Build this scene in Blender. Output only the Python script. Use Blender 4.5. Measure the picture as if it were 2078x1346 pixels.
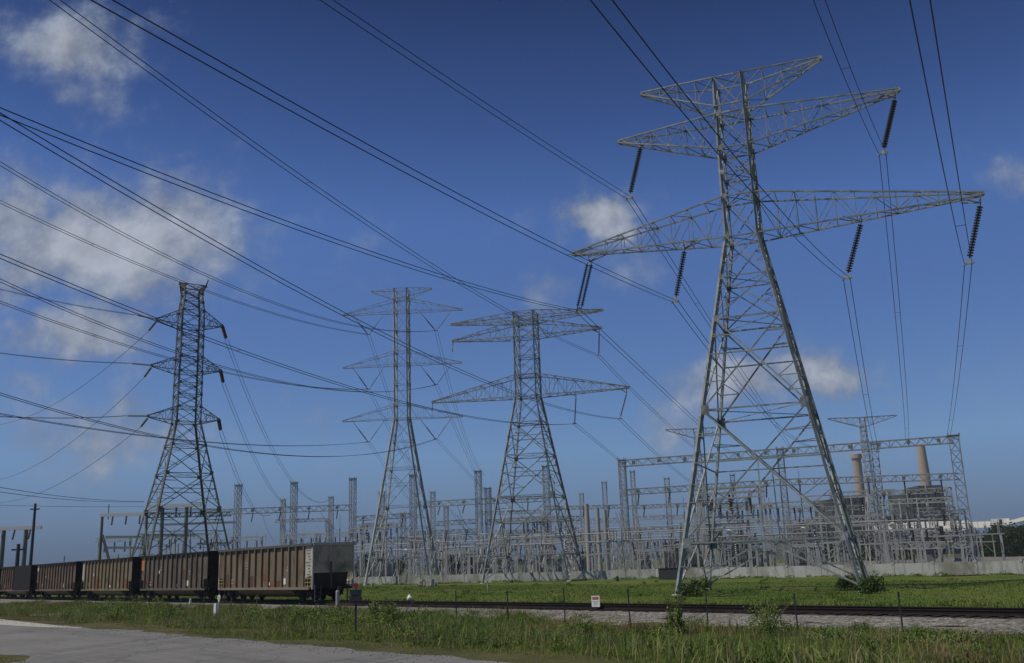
import bpy, math, random
import numpy as np
from mathutils import Vector, Matrix
random.seed(7); RNG = np.random.default_rng(11)
for o in list(bpy.data.objects): bpy.data.objects.remove(o)
SC = bpy.context.scene
COL = SC.collection
# ------------------------------------------------------------------ camera
PITCH, ROLL, FPX, HC = .2362, .0339, 1963.1, 2.418
IW, IH = 2078., 1346.
cp, sp = math.cos(PITCH), math.sin(PITCH)
F = Vector((0, cp, sp)); R0 = Vector((1, 0, 0)); U0 = Vector((0, -sp, cp))
R = math.cos(ROLL)*R0 - math.sin(ROLL)*U0
U = math.sin(ROLL)*R0 + math.cos(ROLL)*U0
CAM = Vector((0, 0, HC))
cd = bpy.data.cameras.new('camera'); cam = bpy.data.objects.new('camera', cd); COL.objects.link(cam)
m = Matrix((( R.x, U.x, -F.x, 0), (R.y, U.y, -F.y, 0), (R.z, U.z, -F.z, HC), (0, 0, 0, 1)))
cam.matrix_world = m
cd.sensor_fit = 'HORIZONTAL'; cd.sensor_width = 36; cd.lens = 36*FPX/IW
cd.clip_start = .1; cd.clip_end = 20000
SC.camera = cam
def ray(px, py): return F + R*((px-IW/2)/FPX) + U*((IH/2-py)/FPX)
def atZ(px, py, z):
    d = ray(px, py); t = (z-HC)/d.z; return CAM + d*t
def atY(px, py, Y):
    d = ray(px, py); return CAM + d*(Y/d.y)
# ------------------------------------------------------------------ sun, sky
SUN_AZ, SUN_EL = math.radians(-104), math.radians(60)      # azimuth from +Y, clockwise
SC.view_settings.view_transform = 'Standard'; SC.view_settings.look = 'None'
SC.view_settings.exposure = -.5; SC.view_settings.gamma = 1
sdir = Vector((math.sin(SUN_AZ)*math.cos(SUN_EL), math.cos(SUN_AZ)*math.cos(SUN_EL), math.sin(SUN_EL)))
sl = bpy.data.lights.new('sun', 'SUN'); sl.energy = 4.7; sl.angle = math.radians(.6); sl.color = (1, .92, .78)
so = bpy.data.objects.new('sun', sl); COL.objects.link(so); so.rotation_euler = (-sdir).to_track_quat('-Z', 'Y').to_euler()
W = bpy.data.worlds.new("World"); SC.world = W; W.use_nodes = True
nt = W.node_tree; nt.nodes.clear()
# sky tint by height above horizon; lens vignetting painted in overhead and low down
TINT = [(0., (.15, .24, .52)), (.03, (.23, .34, .66)), (.11, (.62, .78, 1.08)), (.25, (.62, .78, 1.15)), (.34, (.69, .88, 1.32)), (.43, (.45, .60, .97)), (.55, (.22, .30, .53)), (1., (.2, .24, .42))]
class NB:
    def __init__(s, nt): s.nt = nt
    def n(s, t, **kw):
        x = s.nt.nodes.new(t)
        for k, v in kw.items(): setattr(x, k, v)
        return x
    def l(s, a, b): s.nt.links.new(a, b)
    def set(s, inp, v):
        if isinstance(v, bpy.types.NodeSocket): s.l(v, inp)
        else: inp.default_value = v
    def math(s, op, a, b=0., c=None, clamp=False):
        x = s.n('ShaderNodeMath', operation=op, use_clamp=clamp); s.set(x.inputs[0], a); s.set(x.inputs[1], b)
        if c is not None: s.set(x.inputs[2], c)
        return x.outputs[0]
    def mix(s, f, a, b, bt='MIX'):
        x = s.n('ShaderNodeMix', data_type='RGBA', blend_type=bt); s.set(x.inputs[0], f); s.set(x.inputs[6], a); s.set(x.inputs[7], b); return x.outputs[2]
    def noise(s, vec, scale, detail=4, rough=.55, dist=0.):
        x = s.n('ShaderNodeTexNoise'); s.l(vec, x.inputs['Vector']); x.inputs['Scale'].default_value = scale
        x.inputs['Detail'].default_value = detail; x.inputs['Roughness'].default_value = rough; x.inputs['Distortion'].default_value = dist
        return x
    def ramp(s, fac, pts):
        x = s.n('ShaderNodeValToRGB'); s.set(x.inputs[0], fac); e = x.color_ramp.elements
        while len(e) > 1: e.remove(e[0])
        e[0].position = pts[0][0]; e[0].color = c4(pts[0][1])
        for p, c in pts[1:]:
            k = e.new(p); k.color = c4(c)
        return x.outputs[0]
def c4(c): return (c, c, c, 1) if isinstance(c, (int, float)) else tuple(c)+(1,)
b = NB(nt)
tc = b.n('ShaderNodeTexCoord'); gen = tc.outputs['Generated']
sky = b.n('ShaderNodeTexSky', sky_type='NISHITA'); sky.sun_disc = False
sky.sun_elevation = SUN_EL; sky.sun_rotation = SUN_AZ; sky.air_density = 1.0; sky.dust_density = .35; sky.ozone_density = 3.0; sky.altitude = 300
skc = b.n('ShaderNodeHueSaturation'); skc.inputs['Saturation'].default_value = 1.0; skc.inputs['Value'].default_value = 1.0
b.l(sky.outputs[0], skc.inputs['Color'])
sep = b.n('ShaderNodeSeparateXYZ'); b.l(gen, sep.inputs[0])
tint = b.ramp(b.math('ABSOLUTE', sep.outputs[2]), TINT); skt = b.mix(1., skc.outputs[0], tint, 'MULTIPLY')
yy = b.math('MAXIMUM', b.math('ABSOLUTE', sep.outputs[1]), .05)
u_ = b.math('DIVIDE', sep.outputs[0], yy); v_ = b.math('DIVIDE', sep.outputs[2], yy)
uv = b.n('ShaderNodeCombineXYZ'); b.l(u_, uv.inputs[0]); b.l(v_, uv.inputs[1])
nz = b.noise(uv.outputs[0], 5.5, 6, .62); nz2 = b.noise(uv.outputs[0], 10.5, 6, .58)
du = b.math('MULTIPLY', b.math('SUBTRACT', nz.outputs[0], .5), .22)
sepn = b.n('ShaderNodeSeparateColor'); b.l(nz.outputs[1], sepn.inputs[0])
dv = b.math('MULTIPLY', b.math('SUBTRACT', sepn.outputs[1], .5), .17)
uu = b.math('ADD', u_, du); vv = b.math('ADD', v_, dv)
CL = [(130,95,130,80,.75),(205,175,90,55,.35),(230,485,235,115,1.1),(50,420,120,110,.7),(120,560,200,70,.75),(330,590,140,55,.6),(180,700,130,60,.8),(20,672,60,35,.45),
      (90,330,60,45,.25),(345,322,60,30,.25),(1200,440,80,48,1.),(1240,405,40,30,.5),(1130,580,60,32,.3),(1640,755,110,40,.85),(1490,790,100,42,.75),(1370,865,80,38,.5),
      (2068,400,60,36,.45),(255,885,150,60,.62),(60,880,120,50,.35),(35,790,60,36,.4),(15,20,40,40,.3),(700,920,300,40,.12),(1720,930,120,40,.15),(1960,780,90,40,.15),(1260,530,90,40,.2)]
acc = None
for (x, y, rx, ry, s_) in CL:
    d = ray(x, y); u0, v0 = d.x/d.y, d.z/d.y
    a_ = b.math('MULTIPLY', b.math('SUBTRACT', uu, u0), FPX/rx*.95); c_ = b.math('MULTIPLY', b.math('SUBTRACT', vv, v0), FPX/ry*.95)
    q = b.math('ADD', b.math('MULTIPLY', a_, a_), b.math('MULTIPLY', c_, c_))
    g = b.math('MULTIPLY', b.math('POWER', 2.718, b.math('MULTIPLY', q, -.8)), s_)
    acc = g if acc is None else b.math('MAXIMUM', acc, g)
nz3 = b.noise(uv.outputs[0], 42., 5, .6)
dens = b.math('ADD', acc, b.math('MULTIPLY_ADD', nz3.outputs[0], .22, b.math('MULTIPLY_ADD', nz2.outputs[0], 1.15, -.66)))
ss = b.n('ShaderNodeMapRange', interpolation_type='SMOOTHSTEP'); b.set(ss.inputs[0], dens); ss.inputs[1].default_value = .06; ss.inputs[2].default_value = .75
dn = b.math('MULTIPLY', ss.outputs[0], b.math('GREATER_THAN', acc, .004))
cloudcol = b.ramp(dens, [(0., (2.2, 2.9, 4.4)), (.4, (3.0, 3.6, 4.9)), (.8, (4.4, 4.9, 5.9)), (1., (5.6, 6.0, 6.8))])
shv = b.n('ShaderNodeVectorMath', operation='ADD'); b.l(uv.outputs[0], shv.inputs[0]); shv.inputs[1].default_value = (-.014, .018, 0)
nsh = b.noise(shv.outputs[0], 10.5, 6, .58)
lit = b.math('MULTIPLY_ADD', b.math('SUBTRACT', nz2.outputs[0], nsh.outputs[0]), 1.5, .99)  # sunlit and self-shadowed cloud sides painted into the colour from offset noise
lit = b.math('MINIMUM', b.math('MAXIMUM', lit, .8), 1.2)
cloudcol = b.mix(1., cloudcol, lit, 'MULTIPLY')
out = b.mix(b.math('MULTIPLY', dn, .88), skt, cloudcol)
bg = b.n('ShaderNodeBackground'); bg.inputs[1].default_value = .1; b.l(out, bg.inputs[0])
wo = b.n('ShaderNodeOutputWorld'); b.l(bg.outputs[0], wo.inputs[0])
SC.cycles.max_bounces = 5; SC.cycles.transparent_max_bounces = 8
# ------------------------------------------------------------------ materials
def mat(name, col, rough=.7, metal=0., var=0., vscale=3., stains=(), bump=0., bscale=20., spec=.3, streak=None):
    M_ = bpy.data.materials.new(name); M_.use_nodes = True; nt = M_.node_tree; B = NB(nt)
    p = nt.nodes['Principled BSDF']; p.inputs['Roughness'].default_value = rough; p.inputs['Metallic'].default_value = metal
    p.inputs['Specular IOR Level'].default_value = spec
    t = B.n('ShaderNodeTexCoord'); g = B.n('ShaderNodeNewGeometry'); pos = g.outputs['Position']
    c = c4(col)
    if var:
        n_ = B.noise(pos, vscale, 5); c = B.mix(n_.outputs[0], tuple(x*(1-var) for x in col)+(1,), tuple(min(1, x*(1+var)) for x in col)+(1,))
    for (sc_, sscale, lo, hi) in stains:
        n_ = B.noise(pos, sscale, 5, .6)
        f_ = B.ramp(n_.outputs[0], [(lo, 0.), (hi, 1.)]); c = B.mix(f_, c, c4(sc_))
    if streak:
        mp = B.n('ShaderNodeMapping'); B.l(t.outputs['Object'], mp.inputs[0]); mp.inputs['Scale'].default_value = streak[1]
        n_ = B.noise(mp.outputs[0], 1., 5, .65); f_ = B.ramp(n_.outputs[0], [(streak[2], 0.), (streak[3], 1.)]); c = B.mix(f_, c, c4(streak[0]))
    if isinstance(c, tuple): p.inputs['Base Color'].default_value = c
    else: B.l(c, p.inputs['Base Color'])
    if bump:
        n_ = B.noise(pos, bscale, 4); bp = B.n('ShaderNodeBump'); bp.inputs['Strength'].default_value = bump; bp.inputs['Distance'].default_value = .05
        B.l(n_.outputs[0], bp.inputs['Height']); B.l(bp.outputs[0], p.inputs['Normal'])
    return M_
RUST = (.20, .085, .04)
M = dict(
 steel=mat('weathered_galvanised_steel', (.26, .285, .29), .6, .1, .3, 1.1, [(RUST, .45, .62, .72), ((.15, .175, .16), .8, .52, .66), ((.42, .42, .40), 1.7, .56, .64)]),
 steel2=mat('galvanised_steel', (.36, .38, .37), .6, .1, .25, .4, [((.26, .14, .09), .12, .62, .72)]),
 steelg=mat('greenish_steel', (.16, .17, .145), .6, .1, .25, .5, [((.2, .12, .07), .2, .64, .74)]),
 alu=mat('pale_aluminium', (.36, .37, .37), .45, .2, .1),
 wire=mat('conductor', (.05, .055, .065), .6, .3),
 disc=mat('brown_porcelain', (.05, .04, .035), .3, 0, .3, 8., spec=.5),
 gdisc=mat('grey_porcelain', (.22, .24, .25), .4, 0, .2),
 white=mat('white_paint', (.75, .76, .72), .5, 0, .08),
 conc=mat('concrete', (.36, .36, .33), .85, 0, .18, .8, [((.2, .2, .18), .25, .58, .72)], .3, 6.),
 wall=mat('concrete_wall', (.40, .41, .39), .85, 0, .12, .3, [((.22, .22, .19), .18, .5, .62)], streak=((.19, .19, .165), (1.6, 1.6, .25), .5, .7)),
 dark=mat('dark_grey_paint', (.05, .055, .06), .6),
 black=mat('black_rubber_steel', (.012, .012, .013), .7, 0, .3, 5.),
 rail=mat('rusty_rail_steel', (.022, .015, .012), .65, .2, .4, 6.),
 tie=mat('creosoted_timber', (.022, .018, .015), .9, 0, .4, 4.),
 red=mat('red_paint', (.42, .03, .045), .45),
 trafo=mat('grey_green_tank_paint', (.17, .19, .18), .6, 0, .15),
 bark=mat('bark', (.09, .07, .05), .9, 0, .3, 5.),
 chim=mat('chimney_concrete', (.40, .325, .26), .85, 0, .12, .05, streak=((.22, .20, .15), (.05, .05, .02), .45, .7)),
 plant=mat('plant_cladding', (.032, .042, .038), .8, 0, .3, .06, [((.06, .07, .06), .05, .5, .54)]),
 plant2=mat('plant_cladding_light', (.095, .105, .098), .8, 0, .2, .08),
 conv=mat('pale_cladding', (.78, .75, .71), .7, 0, .1, .1),
 orange=mat('orange_paint', (.55, .21, .06), .6, 0, .2, 3.),
 cream=mat('cream_paint', (.50, .47, .40), .6, 0, .15, 3., [((.2, .15, .1), 2., .6, .75)]),
 stone=mat('pale_rubble', (.45, .42, .34), .9, 0, .3, 2., bump=.5),
)
def veg(name, cols, scale=.5, extra=None, trans=.25):
    M_ = bpy.data.materials.new(name); M_.use_nodes = True; nt = M_.node_tree; B = NB(nt); p = nt.nodes['Principled BSDF']
    g = B.n('ShaderNodeNewGeometry'); n1 = B.noise(g.outputs['Position'], scale, 5, .6); n2 = B.noise(g.outputs['Position'], scale*9, 3)
    f = B.math('MULTIPLY_ADD', n2.outputs[0], .45, B.math('MULTIPLY_ADD', n1.outputs[0], .9, -.16))
    k = len(cols)-1; c = B.ramp(f, [(.28+.44*i/k, cc) for i, cc in enumerate(cols)])
    if extra:
        n3 = B.noise(g.outputs['Position'], extra[1], 4, .6); c = B.mix(B.ramp(n3.outputs[0], [(extra[2], 0.), (extra[3], 1.)]), c, c4(extra[0]))
    B.l(c, p.inputs['Base Color']); p.inputs['Roughness'].default_value = .75; p.inputs['Specular IOR Level'].default_value = .12
    if trans:
        t = B.n('ShaderNodeBsdfTranslucent'); B.l(c, t.inputs[0]); mx = B.n('ShaderNodeMixShader'); mx.inputs[0].default_value = trans
        B.l(p.outputs[0], mx.inputs[1]); B.l(t.outputs[0], mx.inputs[2]); B.l(mx.outputs[0], nt.nodes['Material Output'].inputs[0])
    return M_
M['grass'] = veg('roadside_grass', [(.075, .13, .022), (.15, .215, .042), (.27, .30, .09)], .5, ((.24, .14, .08), .16, .54, .66))
M['weed'] = veg('tall_weeds', [(.08, .14, .03), (.16, .23, .055), (.28, .31, .11)], .9)
M['field'] = veg('field_grass_blades', [(.038, .075, .011), (.058, .10, .015), (.09, .12, .024)], .2)
M['tuft'] = veg('broadleaf_weeds', [(.06, .115, .022), (.11, .17, .035), (.20, .23, .06)], 1.1)
M['leaf'] = veg('tree_leaves', [(.018, .035, .012), (.03, .055, .016), (.05, .075, .022)], .35)
M['leafd'] = veg('bush_leaves', [(.035, .065, .02), (.06, .10, .03), (.09, .13, .04)], 1.5)
# ------------------------------------------------------------------ mesh builder
class MB:
    def __init__(s): s.v = []; s.f = []
    def add(s, vs, fs):
        k = len(s.v); s.v += [tuple(x) for x in vs]; s.f += [tuple(i+k for i in f) for f in fs]
    def bar(s, p, q, w, h=None, cap=True, n=4):
        p = Vector(p); q = Vector(q); d = q-p
        if d.length < 1e-6: return s
        d.normalize(); r = Vector((0, 0, 1)) if abs(d.z) < .9 else Vector((1, 0, 0))
        x = d.cross(r).normalized(); y = x.cross(d); h = w if h is None else h
        if n == 4: ring = [x*(-w/2)+y*(-h/2), x*(w/2)+y*(-h/2), x*(w/2)+y*(h/2), x*(-w/2)+y*(h/2)]
        else: ring = [x*(w/2*math.cos(2*math.pi*i/n))+y*(h/2*math.sin(2*math.pi*i/n)) for i in range(n)]
        vs = [p+r_ for r_ in ring]+[q+r_ for r_ in ring]
        fs = [(i, (i+1) % n, n+(i+1) % n, n+i) for i in range(n)]
        if cap: fs += [tuple(range(n-1, -1, -1)), tuple(range(n, 2*n))]
        s.add(vs, fs); return s
    def angle(s, p, q, w, out=None):      # L-section member
        p = Vector(p); q = Vector(q); d = (q-p)
        if d.length < 1e-6: return s
        d.normalize(); r = out if out is not None else (Vector((0, 0, 1)) if abs(d.z) < .9 else Vector((1, 0, 0)))
        x = d.cross(r)
        if x.length < 1e-3: x = d.cross(Vector((.3, 1, .2)))
        x.normalize(); y = x.cross(d).normalized(); t = w*.16
        ring = [Vector(), x*w, x*w+y*t, x*t+y*t, x*t+y*w, y*w]
        vs = [p+a for a in ring]+[q+a for a in ring]
        s.add(vs, [(i, (i+1) % 6, 6+(i+1) % 6, 6+i) for i in range(6)]+[(5, 4, 3, 2, 1, 0), tuple(range(6, 12))]); return s
    def box(s, c, d, rz=0.):
        c = Vector(c); x = Vector((math.cos(rz), math.sin(rz), 0))*d[0]/2; y = Vector((-math.sin(rz), math.cos(rz), 0))*d[1]/2; z = Vector((0, 0, d[2]/2))
        vs = [c+x*i+y*j+z*k for k in (-1, 1) for i, j in ((-1, -1), (1, -1), (1, 1), (-1, 1))]
        s.add(vs, [(3, 2, 1, 0), (4, 5, 6, 7), (0, 1, 5, 4), (1, 2, 6, 5), (2, 3, 7, 6), (3, 0, 4, 7)]); return s
    def lathe(s, p, q, prof, n=8):        # prof: (t along, radius)
        p = Vector(p); q = Vector(q); d = (q-p); L = d.length; d.normalize()
        r = Vector((0, 0, 1)) if abs(d.z) < .9 else Vector((1, 0, 0)); x = d.cross(r).normalized(); y = x.cross(d)
        vs = []
        for t, rad in prof:
            for i in range(n): a = 2*math.pi*i/n; vs.append(p+d*(t*L)+x*(rad*math.cos(a))+y*(rad*math.sin(a)))
        fs = [(j*n+i, j*n+(i+1) % n, (j+1)*n+(i+1) % n, (j+1)*n+i) for j in range(len(prof)-1) for i in range(n)]
        fs += [tuple(range(n-1, -1, -1)), tuple((len(prof)-1)*n+i for i in range(n))]
        s.add(vs, fs); return s
    def prism(s, pts, off):               # planar polygon extruded by vector
        n = len(pts); pts = [Vector(p) for p in pts]; off = Vector(off)
        s.add(pts+[p+off for p in pts], [tuple(range(n-1, -1, -1)), tuple(range(n, 2*n))]+[(i, (i+1) % n, n+(i+1) % n, n+i) for i in range(n)]); return s
    def tube(s, pts, r, n=5):
        pts = [Vector(p) for p in pts]; vs = []
        for i, p in enumerate(pts):
            d = (pts[min(i+1, len(pts)-1)]-pts[max(i-1, 0)]).normalized(); x = d.cross(Vector((0, 0, 1)) if abs(d.z) < .95 else Vector((1, 0, 0))).normalized(); y = x.cross(d)
            vs += [p+x*(r*math.cos(2*math.pi*k/n))+y*(r*math.sin(2*math.pi*k/n)) for k in range(n)]
        s.add(vs, [(j*n+k, j*n+(k+1) % n, (j+1)*n+(k+1) % n, (j+1)*n+k) for j in range(len(pts)-1) for k in range(n)]+[tuple(range(n-1, -1, -1)), tuple((len(pts)-1)*n+k for k in range(n))]); return s
    def build(s, name, m_, parent=None, label=None, origin=None):
        me = bpy.data.meshes.new(name)
        vs = s.v
        if origin is not None: o_ = Vector(origin); vs = [tuple(Vector(v)-o_) for v in vs]
        me.from_pydata(vs, [], s.f); me.materials.append(m_ if not isinstance(m_, str) else M[m_]); me.update()
        o = bpy.data.objects.new(name, me); COL.objects.link(o)
        if parent is not None: o.parent = parent
        elif origin is not None: o.location = origin
        if label: o['label'] = label
        return o
def fast_mesh(name, verts, faces, m_, parent=None):
    verts = np.asarray(verts, np.float32); faces = np.asarray(faces, np.int32); k = faces.shape[1]
    me = bpy.data.meshes.new(name); me.vertices.add(len(verts)); me.vertices.foreach_set('co', verts.ravel())
    me.loops.add(faces.size); me.loops.foreach_set('vertex_index', faces.ravel()); me.polygons.add(len(faces))
    me.polygons.foreach_set('loop_start', np.arange(0, faces.size, k, dtype=np.int32)); me.polygons.foreach_set('loop_total', np.full(len(faces), k, np.int32))
    me.update(calc_edges=True); me.materials.append(M[m_] if isinstance(m_, str) else m_)
    o = bpy.data.objects.new(name, me); COL.objects.link(o); o.parent = parent; return o
def tag(o, label=None, cat=None, group=None, kind=None):
    if label: o['label'] = label
    if cat: o['category'] = cat
    if group: o['group'] = group
    if kind: o['kind'] = kind
    return o
def thing(name, label, cat, loc=(0, 0, 0), rz=0, group=None):
    o = bpy.data.objects.new(name, None); COL.objects.link(o); o.location = loc; o.rotation_euler = (0, 0, rz); o.empty_display_size = .3
    if name in ('lattice_column', 'lattice_beam', 'boundary_wall', 'smooth_pole', 'pipe_rail'): o['kind'] = 'thing'
    return tag(o, label, cat, group)
def dup(root, loc, rz=0, label=None, group=None, scale=None):
    r = root.copy(); COL.objects.link(r); r.location = loc; r.rotation_euler = (0, 0, rz)
    if scale: r.scale = (scale,)*3
    if label: r['label'] = label
    if group: r['group'] = group
    for ch in list(root.children):
        c = ch.copy(); COL.objects.link(c); c.parent = r
        for g_ in list(ch.children):
            d_ = g_.copy(); COL.objects.link(d_); d_.parent = c
    return r
def where(P):
    d = Vector(P)-CAM; x = IW/2+FPX*d.dot(R)/d.dot(F); D = d.y
    for lim, w in ((250, 'left of the dark pylon'), (470, 'behind the dark pylon'), (720, 'above the nearest wagon'), (800, 'left of the slim pylon'), (900, 'behind the slim pylon'), (1000, 'between slim and middle pylons'), (1100, 'behind the middle pylon'), (1180, 'right of the middle pylon'), (1250, 'around the pale round poles'), (1330, 'under the gantry left end'),
                   (1420, 'left of the largest pylon'), (1500, 'behind its left legs'), (1600, 'under the largest pylon'), (1700, 'between the largest pylon legs'), (1780, 'behind its right leg'), (1860, 'below the first chimney'), (1930, 'below the second chimney'), (9999, 'at the gantry right end')):
        if x < lim: break
    return w
def depthw(P):
    D = P[1]
    return 'close to the wall' if D < 158 else 'in the front rows' if D < 178 else 'in the middle rows' if D < 200 else 'in the rear rows' if D < 222 else 'farthest back'
# ------------------------------------------------------------------ track frame: q across (away from camera), e along (to the left)
TA = .7024; QD = Vector((math.cos(TA), math.sin(TA), 0)); ED = Vector((-math.sin(TA), math.cos(TA), 0))
TP = Vector((-13.78, 66.37, 0)) + QD*1.6
def tq(q, e, z=0.): return TP + QD*q + ED*e + Vector((0, 0, z))
def qe(p): d = Vector(p)-TP; return d.dot(QD), d.dot(ED)
def gz(q):       # terrain height across the track direction
    pr = [(-4000, .6), (-60, .6), (-21.5, .6), (-19, .45), (-14, .12), (-9, -.08), (-5, -.05), (-3.5, 0), (4, 0), (9000, 0)]
    q = np.asarray(q, float); return np.interp(q, [a for a, _ in pr], [c for _, c in pr])
# ground sheet
qs = np.unique(np.concatenate([[-4000, -1500, -500, -200, -100, -60, -45, -35], np.arange(-30, 30, .75), np.arange(30, 130, 3.), [150, 200, 300, 500, 900, 1600, 3000, 6000, 9000]]))
es = np.unique(np.concatenate([[-9000, -4000, -1500, -600, -250, -120], np.arange(-90, 150, 1.5), [160, 200, 300, 500, 900, 2000, 4000, 9000]]))
Qg, Eg = np.meshgrid(qs, es, indexing='ij'); Zg = gz(Qg)
bump = .05*(np.sin(Qg*.9+Eg*.31)+np.sin(Eg*.73-Qg*.4)+np.sin(Eg*.21+1.7)*np.sin(Qg*.35))
msk = ((Qg > -20.5) & (Qg < -4.5) | (Qg > 5) & (Qg < 120)) & (Eg > -80) & (Eg < 140); Zg = Zg+bump*msk
V_ = np.stack([TP.x+QD.x*Qg+ED.x*Eg, TP.y+QD.y*Qg+ED.y*Eg, Zg], -1).reshape(-1, 3)
n1, n2 = Qg.shape; I_ = np.arange(n1*n2).reshape(n1, n2)
Fg = np.stack([I_[:-1, :-1], I_[1:, :-1], I_[1:, 1:], I_[:-1, 1:]], -1).reshape(-1, 4)
gm = bpy.data.materials.new('grassy_ground'); gm.use_nodes = True; B = NB(gm.node_tree); p = gm.node_tree.nodes['Principled BSDF']
g = B.n('ShaderNodeNewGeometry'); P_ = g.outputs['Position']
dq = B.n('ShaderNodeVectorMath', operation='DOT_PRODUCT'); B.l(P_, dq.inputs[0]); dq.inputs[1].default_value = tuple(QD); qq = B.math('SUBTRACT', dq.outputs['Value'], TP.dot(QD))
n1_ = B.noise(P_, .05, 6, .65); n2_ = B.noise(P_, .9, 4); n3_ = B.noise(P_, .18, 6, .65)
field = B.ramp(B.math('MULTIPLY_ADD', n2_.outputs[0], .4, B.math('MULTIPLY', n1_.outputs[0], .7)), [(.38, (.036, .070, .011)), (.5, (.060, .104, .015)), (.62, (.098, .128, .025))])
field = B.mix(B.ramp(n3_.outputs[0], [(.5, 0.), (.68, .75)]), field, (.15, .13, .04, 1))
verge = B.ramp(n3_.outputs[0], [(.35, (.05, .06, .02)), (.55, (.09, .085, .035)), (.68, (.13, .085, .045))])
col = B.mix(B.math('GREATER_THAN', qq, 0.), verge, field); B.l(col, p.inputs['Base Color']); p.inputs['Roughness'].default_value = .9; p.inputs['Specular IOR Level'].default_value = .1
bp = B.n('ShaderNodeBump'); bp.inputs['Strength'].default_value = .6; bp.inputs['Distance'].default_value = .15; nb = B.noise(P_, 2.2, 6, .7); B.l(nb.outputs[0], bp.inputs['Height']); B.l(bp.outputs[0], p.inputs['Normal'])
tag(fast_mesh('ground', V_, Fg, gm), 'flat green grassland with rough verge beside the railway', None, None, 'structure')
# road
rm = bpy.data.materials.new('worn_asphalt'); rm.use_nodes = True; B = NB(rm.node_tree); p = rm.node_tree.nodes['Principled BSDF']; g = B.n('ShaderNodeNewGeometry'); P_ = g.outputs['Position']
n1_ = B.noise(P_, .25, 5, .6); n2_ = B.noise(P_, 30., 3, .7); n3_ = B.noise(P_, .9, 6, .7, 1.5)
mp = B.n('ShaderNodeCombineXYZ')
for k_, (dv_, s__) in enumerate(((QD, 1.1), (ED, .06))):
    dd_ = B.n('ShaderNodeVectorMath', operation='DOT_PRODUCT'); B.l(P_, dd_.inputs[0]); dd_.inputs[1].default_value = tuple(dv_); B.l(B.math('MULTIPLY', dd_.outputs['Value'], s__), mp.inputs[k_])
n4_ = B.noise(mp.outputs[0], 1.2, 5, .6)
n5_ = B.n('ShaderNodeTexVoronoi', feature='DISTANCE_TO_EDGE'); n5_.inputs['Scale'].default_value = .45; nv_ = B.noise(P_, 1.6, 4); mv_ = B.n('ShaderNodeVectorMath', operation='MULTIPLY_ADD'); B.l(nv_.outputs[1], mv_.inputs[0]); mv_.inputs[1].default_value = (1.2, 1.2, 0); B.l(P_, mv_.inputs[2]); B.l(mv_.outputs[0], n5_.inputs['Vector'])
c = B.ramp(B.math('MULTIPLY_ADD', n2_.outputs[0], .25, B.math('MULTIPLY', n1_.outputs[0], .75)), [(.3, (.12, .12, .115)), (.6, (.165, .164, .158)), (.8, (.20, .198, .19))])
c = B.mix(B.ramp(n4_.outputs[0], [(.5, 0.), (.72, .7)]), c, (.09, .088, .085, 1))
c = B.mix(B.ramp(n5_.outputs['Distance'], [(0., .7), (.02, 0.)]), c, (.04, .038, .034, 1))
c = B.mix(B.ramp(n3_.outputs[0], [(.62, 0.), (.67, .6)]), c, (.085, .07, .055, 1)); B.l(c, p.inputs['Base Color']); p.inputs['Roughness'].default_value = .85
bp = B.n('ShaderNodeBump'); bp.inputs['Strength'].default_value = .5; bp.inputs['Distance'].default_value = .02; B.l(n2_.outputs[0], bp.inputs['Height']); B.l(bp.outputs[0], p.inputs['Normal'])
ee = np.concatenate([np.arange(-120, 60, .4), [60, 120, 300, 800]]); edge = -21.6 + .12*np.sin(ee*1.3)+.1*np.sin(ee*3.1+1)+.06*np.sin(ee*7.7)+.28*np.clip((ee+32)/12, 0, 1)*np.sin(ee*.7)
edge = np.where(ee > -20, edge-np.clip((ee+20)*.06, 0, 1.2), edge)
vs = [];
for e_, q_ in zip(ee, edge): vs += [tq(-29.8+.15*math.sin(e_*.9), e_, .604), tq(q_, e_, .604)]
mb = MB(); mb.v = [tuple(v) for v in vs]; mb.f = [(2*i, 2*i+1, 2*i+3, 2*i+2) for i in range(len(ee)-1)]
# the near side: the road carries on under the camera except for the grassy corner at the lower left
mb2 = MB(); near = np.where(ee < -38, -60., -27.2-.3*np.sin(ee*1.1)+0*ee)
mb2 = MB(); vs = []
for e_, q_, nr in zip(ee, edge, near):
    k = min(1, max(0, (-34-e_)/3.)); nq = (-27.3+.25*math.sin(e_*1.7))*(1-k)+(-70)*k
    vs += [tq(nq, e_, .604), tq(q_, e_, .604)]
mb2.v = [tuple(v) for v in vs]; mb2.f = mb.f
tag(mb2.build('road', rm), 'worn grey asphalt road in the foreground', None, None, 'structure')
# pale strip of driveway beyond the road at the left
mb = MB(); vs = []
for e_, q0, q1 in [(-20, -22.0, -21.9), (-16, -22.7, -21.9), (-12, -23, -21.7), (-8, -23.2, -21.6), (0, -23.3, -21.2), (20, -23.4, -21.0), (80, -23.5, -21)]: vs += [tq(q0, e_, .608), tq(q1, e_, .608)]
mb.v = [tuple(v) for v in vs]; mb.f = [(2*i, 2*i+1, 2*i+3, 2*i+2) for i in range(6)]
tag(mb.build('gravel_shoulder', 'conc'), 'pale shoulder strip along the far edge of the road', None, None, 'structure')
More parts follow.
